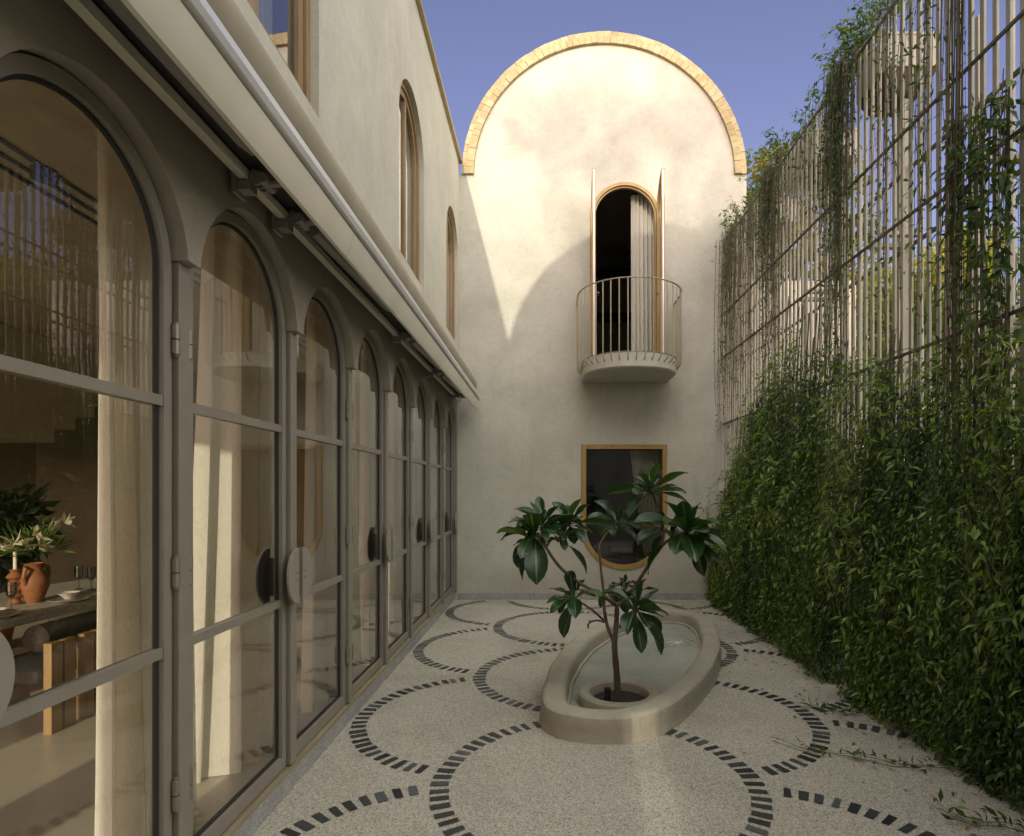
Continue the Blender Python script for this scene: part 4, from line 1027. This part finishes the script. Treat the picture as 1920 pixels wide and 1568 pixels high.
# ------------------------------------------------------------------ trees beyond the fence
def tree(x, y, h, cr_, n, label, mat, lsz=(.10, .18), cz=.62, squash=.75, clumps=26, seed=0, group='trees beyond the fence', csz=(.18, .42)):
    r_ = np.random.default_rng(seed); t = thing('tree', (x, y, -.1), label, 'tree', group)
    m = MB(); tips = []
    m.tube([(x, y, -.1), (x + .1, y, h * .3), (x - .05, y + .1, h * .55), (x, y, h * .85)], [.16 * h / 6, .12 * h / 6, .08 * h / 6, .03], 10)
    for k in range(clumps):
        a = k * 2.4 + r_.uniform(-.4, .4); rr = cr_ * r_.uniform(.25, 1.0); zz_ = h * cz + cr_ * squash * r_.uniform(-1, 1.05) * math.sqrt(max(.05, 1 - (rr / cr_) ** 2 * .8))
        tip = (x + rr * math.cos(a), y + rr * math.sin(a), zz_); tips.append(tip)
        z_b = h * r_.uniform(.3, .6); m.tube([(x, y, min(z_b, zz_ - .2)), (x + rr * .5 * math.cos(a), y + rr * .5 * math.sin(a), (min(z_b, zz_) + zz_) / 2 + .15), tip], [.05 * h / 6, .03 * h / 6, .01], 6)
    m.build('trunk', M['treebark'], t, smooth=True)
    tips = np.array(tips); c = r_.integers(0, len(tips), n); g_ = r_.normal(0, 1, (n, 3)); g_ /= np.linalg.norm(g_, axis=1, keepdims=True)
    sz = cr_ * r_.uniform(*csz, len(tips)); p = tips[c] + g_ * (sz[c] * r_.uniform(.1, 1, n) ** .5)[:, None] * np.array([1, 1, .75])
    ti = .38 + .3 * r_.normal(0, 1, len(tips))[c] + .3 * g_[:, 2] * .5 + r_.normal(0, .14, n)
    d = g_ + r_.normal(0, .6, (n, 3)) + np.array([0, 0, -.3])
    leaf_mesh('crown', p, d, r_.normal(0, .6, (n, 3)) + np.array([0, 0, .8]), r_.uniform(*lsz, n), r_.uniform(*lsz, n) * .5, ti, mat, t)
tree(4.55, 11.7, 8.9, 1.6, 10000, 'slender tree with orange tinged leaves right beside the gable', M['treeleaf2'], (.09, .16), .74, 1.3, 30, 3)
tree(5.7, 9.6, 6.3, 1.7, 11000, 'yellow green tree behind the middle of the slat fence', M['treeleaf'], (.09, .16), .60, 1.1, 30, 4)
tree(5.9, 7.5, 5.4, 1.5, 9000, 'golden leaved bushy tree behind the near slats', M['treeleaf2'], (.09, .16), .58, 1.1, 28, 5)
tree(8.2, 13.5, 7.6, 2.2, 9000, 'far rounded tree beyond the fence behind the yellow one', M['treeleaf'], (.12, .2), .6, .9, 30, 6)
tree(4.35, 5.7, 3.5, 1.3, 9000, 'low dark shrub like tree at the near end behind the fence', M['vine'], (.08, .14), .52, .9, 24, 7)
tree(4.5, 8.0, 3.0, 1.2, 8000, 'dense dark green bush close behind the fence', M['vine'], (.07, .12), .5, .9, 24, 8)
# tall trees behind the camera: the dappled shade on the gable
tree(-.1, -29, 21.0, 3.2, 1700, 'tall street tree beyond the facing gable', M['treeleaf'], (.22, .36), .885, .9, 42, 12, 'tall trees behind the facing gable', (.09, .22))

# ------------------------------------------------------------------ light and sky
D = Vector((.737, YB - YF, -2.86)).normalized()
SUN_EL = math.asin(-D.z); SUN_AZ = math.atan2(-D.x, -D.y)
sun = bpy.data.lights.new('sun', 'SUN'); sun.energy = 2.85; sun.angle = math.radians(.53); sun.color = (1, .94, .76)
so = bpy.data.objects.new('sun', sun); COL.objects.link(so); so.rotation_euler = D.to_track_quat('-Z', 'Y').to_euler(); so.location = (-3, -20, 12)
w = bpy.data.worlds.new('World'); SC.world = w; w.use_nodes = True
nt = w.node_tree; nt.nodes.clear()
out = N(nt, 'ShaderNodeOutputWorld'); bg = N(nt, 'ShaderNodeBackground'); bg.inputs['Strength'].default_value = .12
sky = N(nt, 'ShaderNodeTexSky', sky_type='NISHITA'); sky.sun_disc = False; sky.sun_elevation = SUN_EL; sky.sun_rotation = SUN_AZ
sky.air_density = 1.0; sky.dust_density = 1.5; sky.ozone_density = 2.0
# fill light added to the sky out of view, brightening the shaded court
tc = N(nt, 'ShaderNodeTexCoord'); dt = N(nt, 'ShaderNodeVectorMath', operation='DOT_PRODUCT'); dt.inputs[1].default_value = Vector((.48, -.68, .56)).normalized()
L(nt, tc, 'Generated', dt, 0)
fill_fac = N(nt, 'ShaderNodeMapRange', interpolation_type='SMOOTHSTEP'); fill_fac.inputs[1].default_value = .10; fill_fac.inputs[2].default_value = .80; fill_fac.inputs[3].default_value = 0; fill_fac.inputs[4].default_value = 1
L(nt, dt, 'Value', fill_fac, 0)
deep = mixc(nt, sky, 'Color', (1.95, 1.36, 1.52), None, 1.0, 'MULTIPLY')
sky_fill = mixc(nt, deep, 2, (22.4, 22.2, 19.6), None, fill_fac.outputs[0], 'ADD')
nt.links.new(sky_fill.outputs[2], bg.inputs['Color']); L(nt, bg, 0, out, 'Surface')

# ------------------------------------------------------------------ camera: level, shifted lens
cam = bpy.data.cameras.new('camera'); co_ = bpy.data.objects.new('camera', cam); COL.objects.link(co_)
co_.location = (0, 0, H); co_.rotation_euler = (PI / 2, 0, 0)
cam.sensor_width = 36; cam.lens = 36 * FPX / 1920
cam.shift_x = (960 - VX) / 1920; cam.shift_y = (VY - 784) / 1920
cam.clip_start = .05; cam.clip_end = 2000
SC.camera = co_
SC.view_settings.view_transform = 'Standard'; SC.view_settings.look = 'None'; SC.view_settings.exposure = 0
SC.cycles.max_bounces = 10; SC.cycles.diffuse_bounces = 5; SC.cycles.glossy_bounces = 4; SC.cycles.transparent_max_bounces = 24
SC.cycles.use_denoising = True
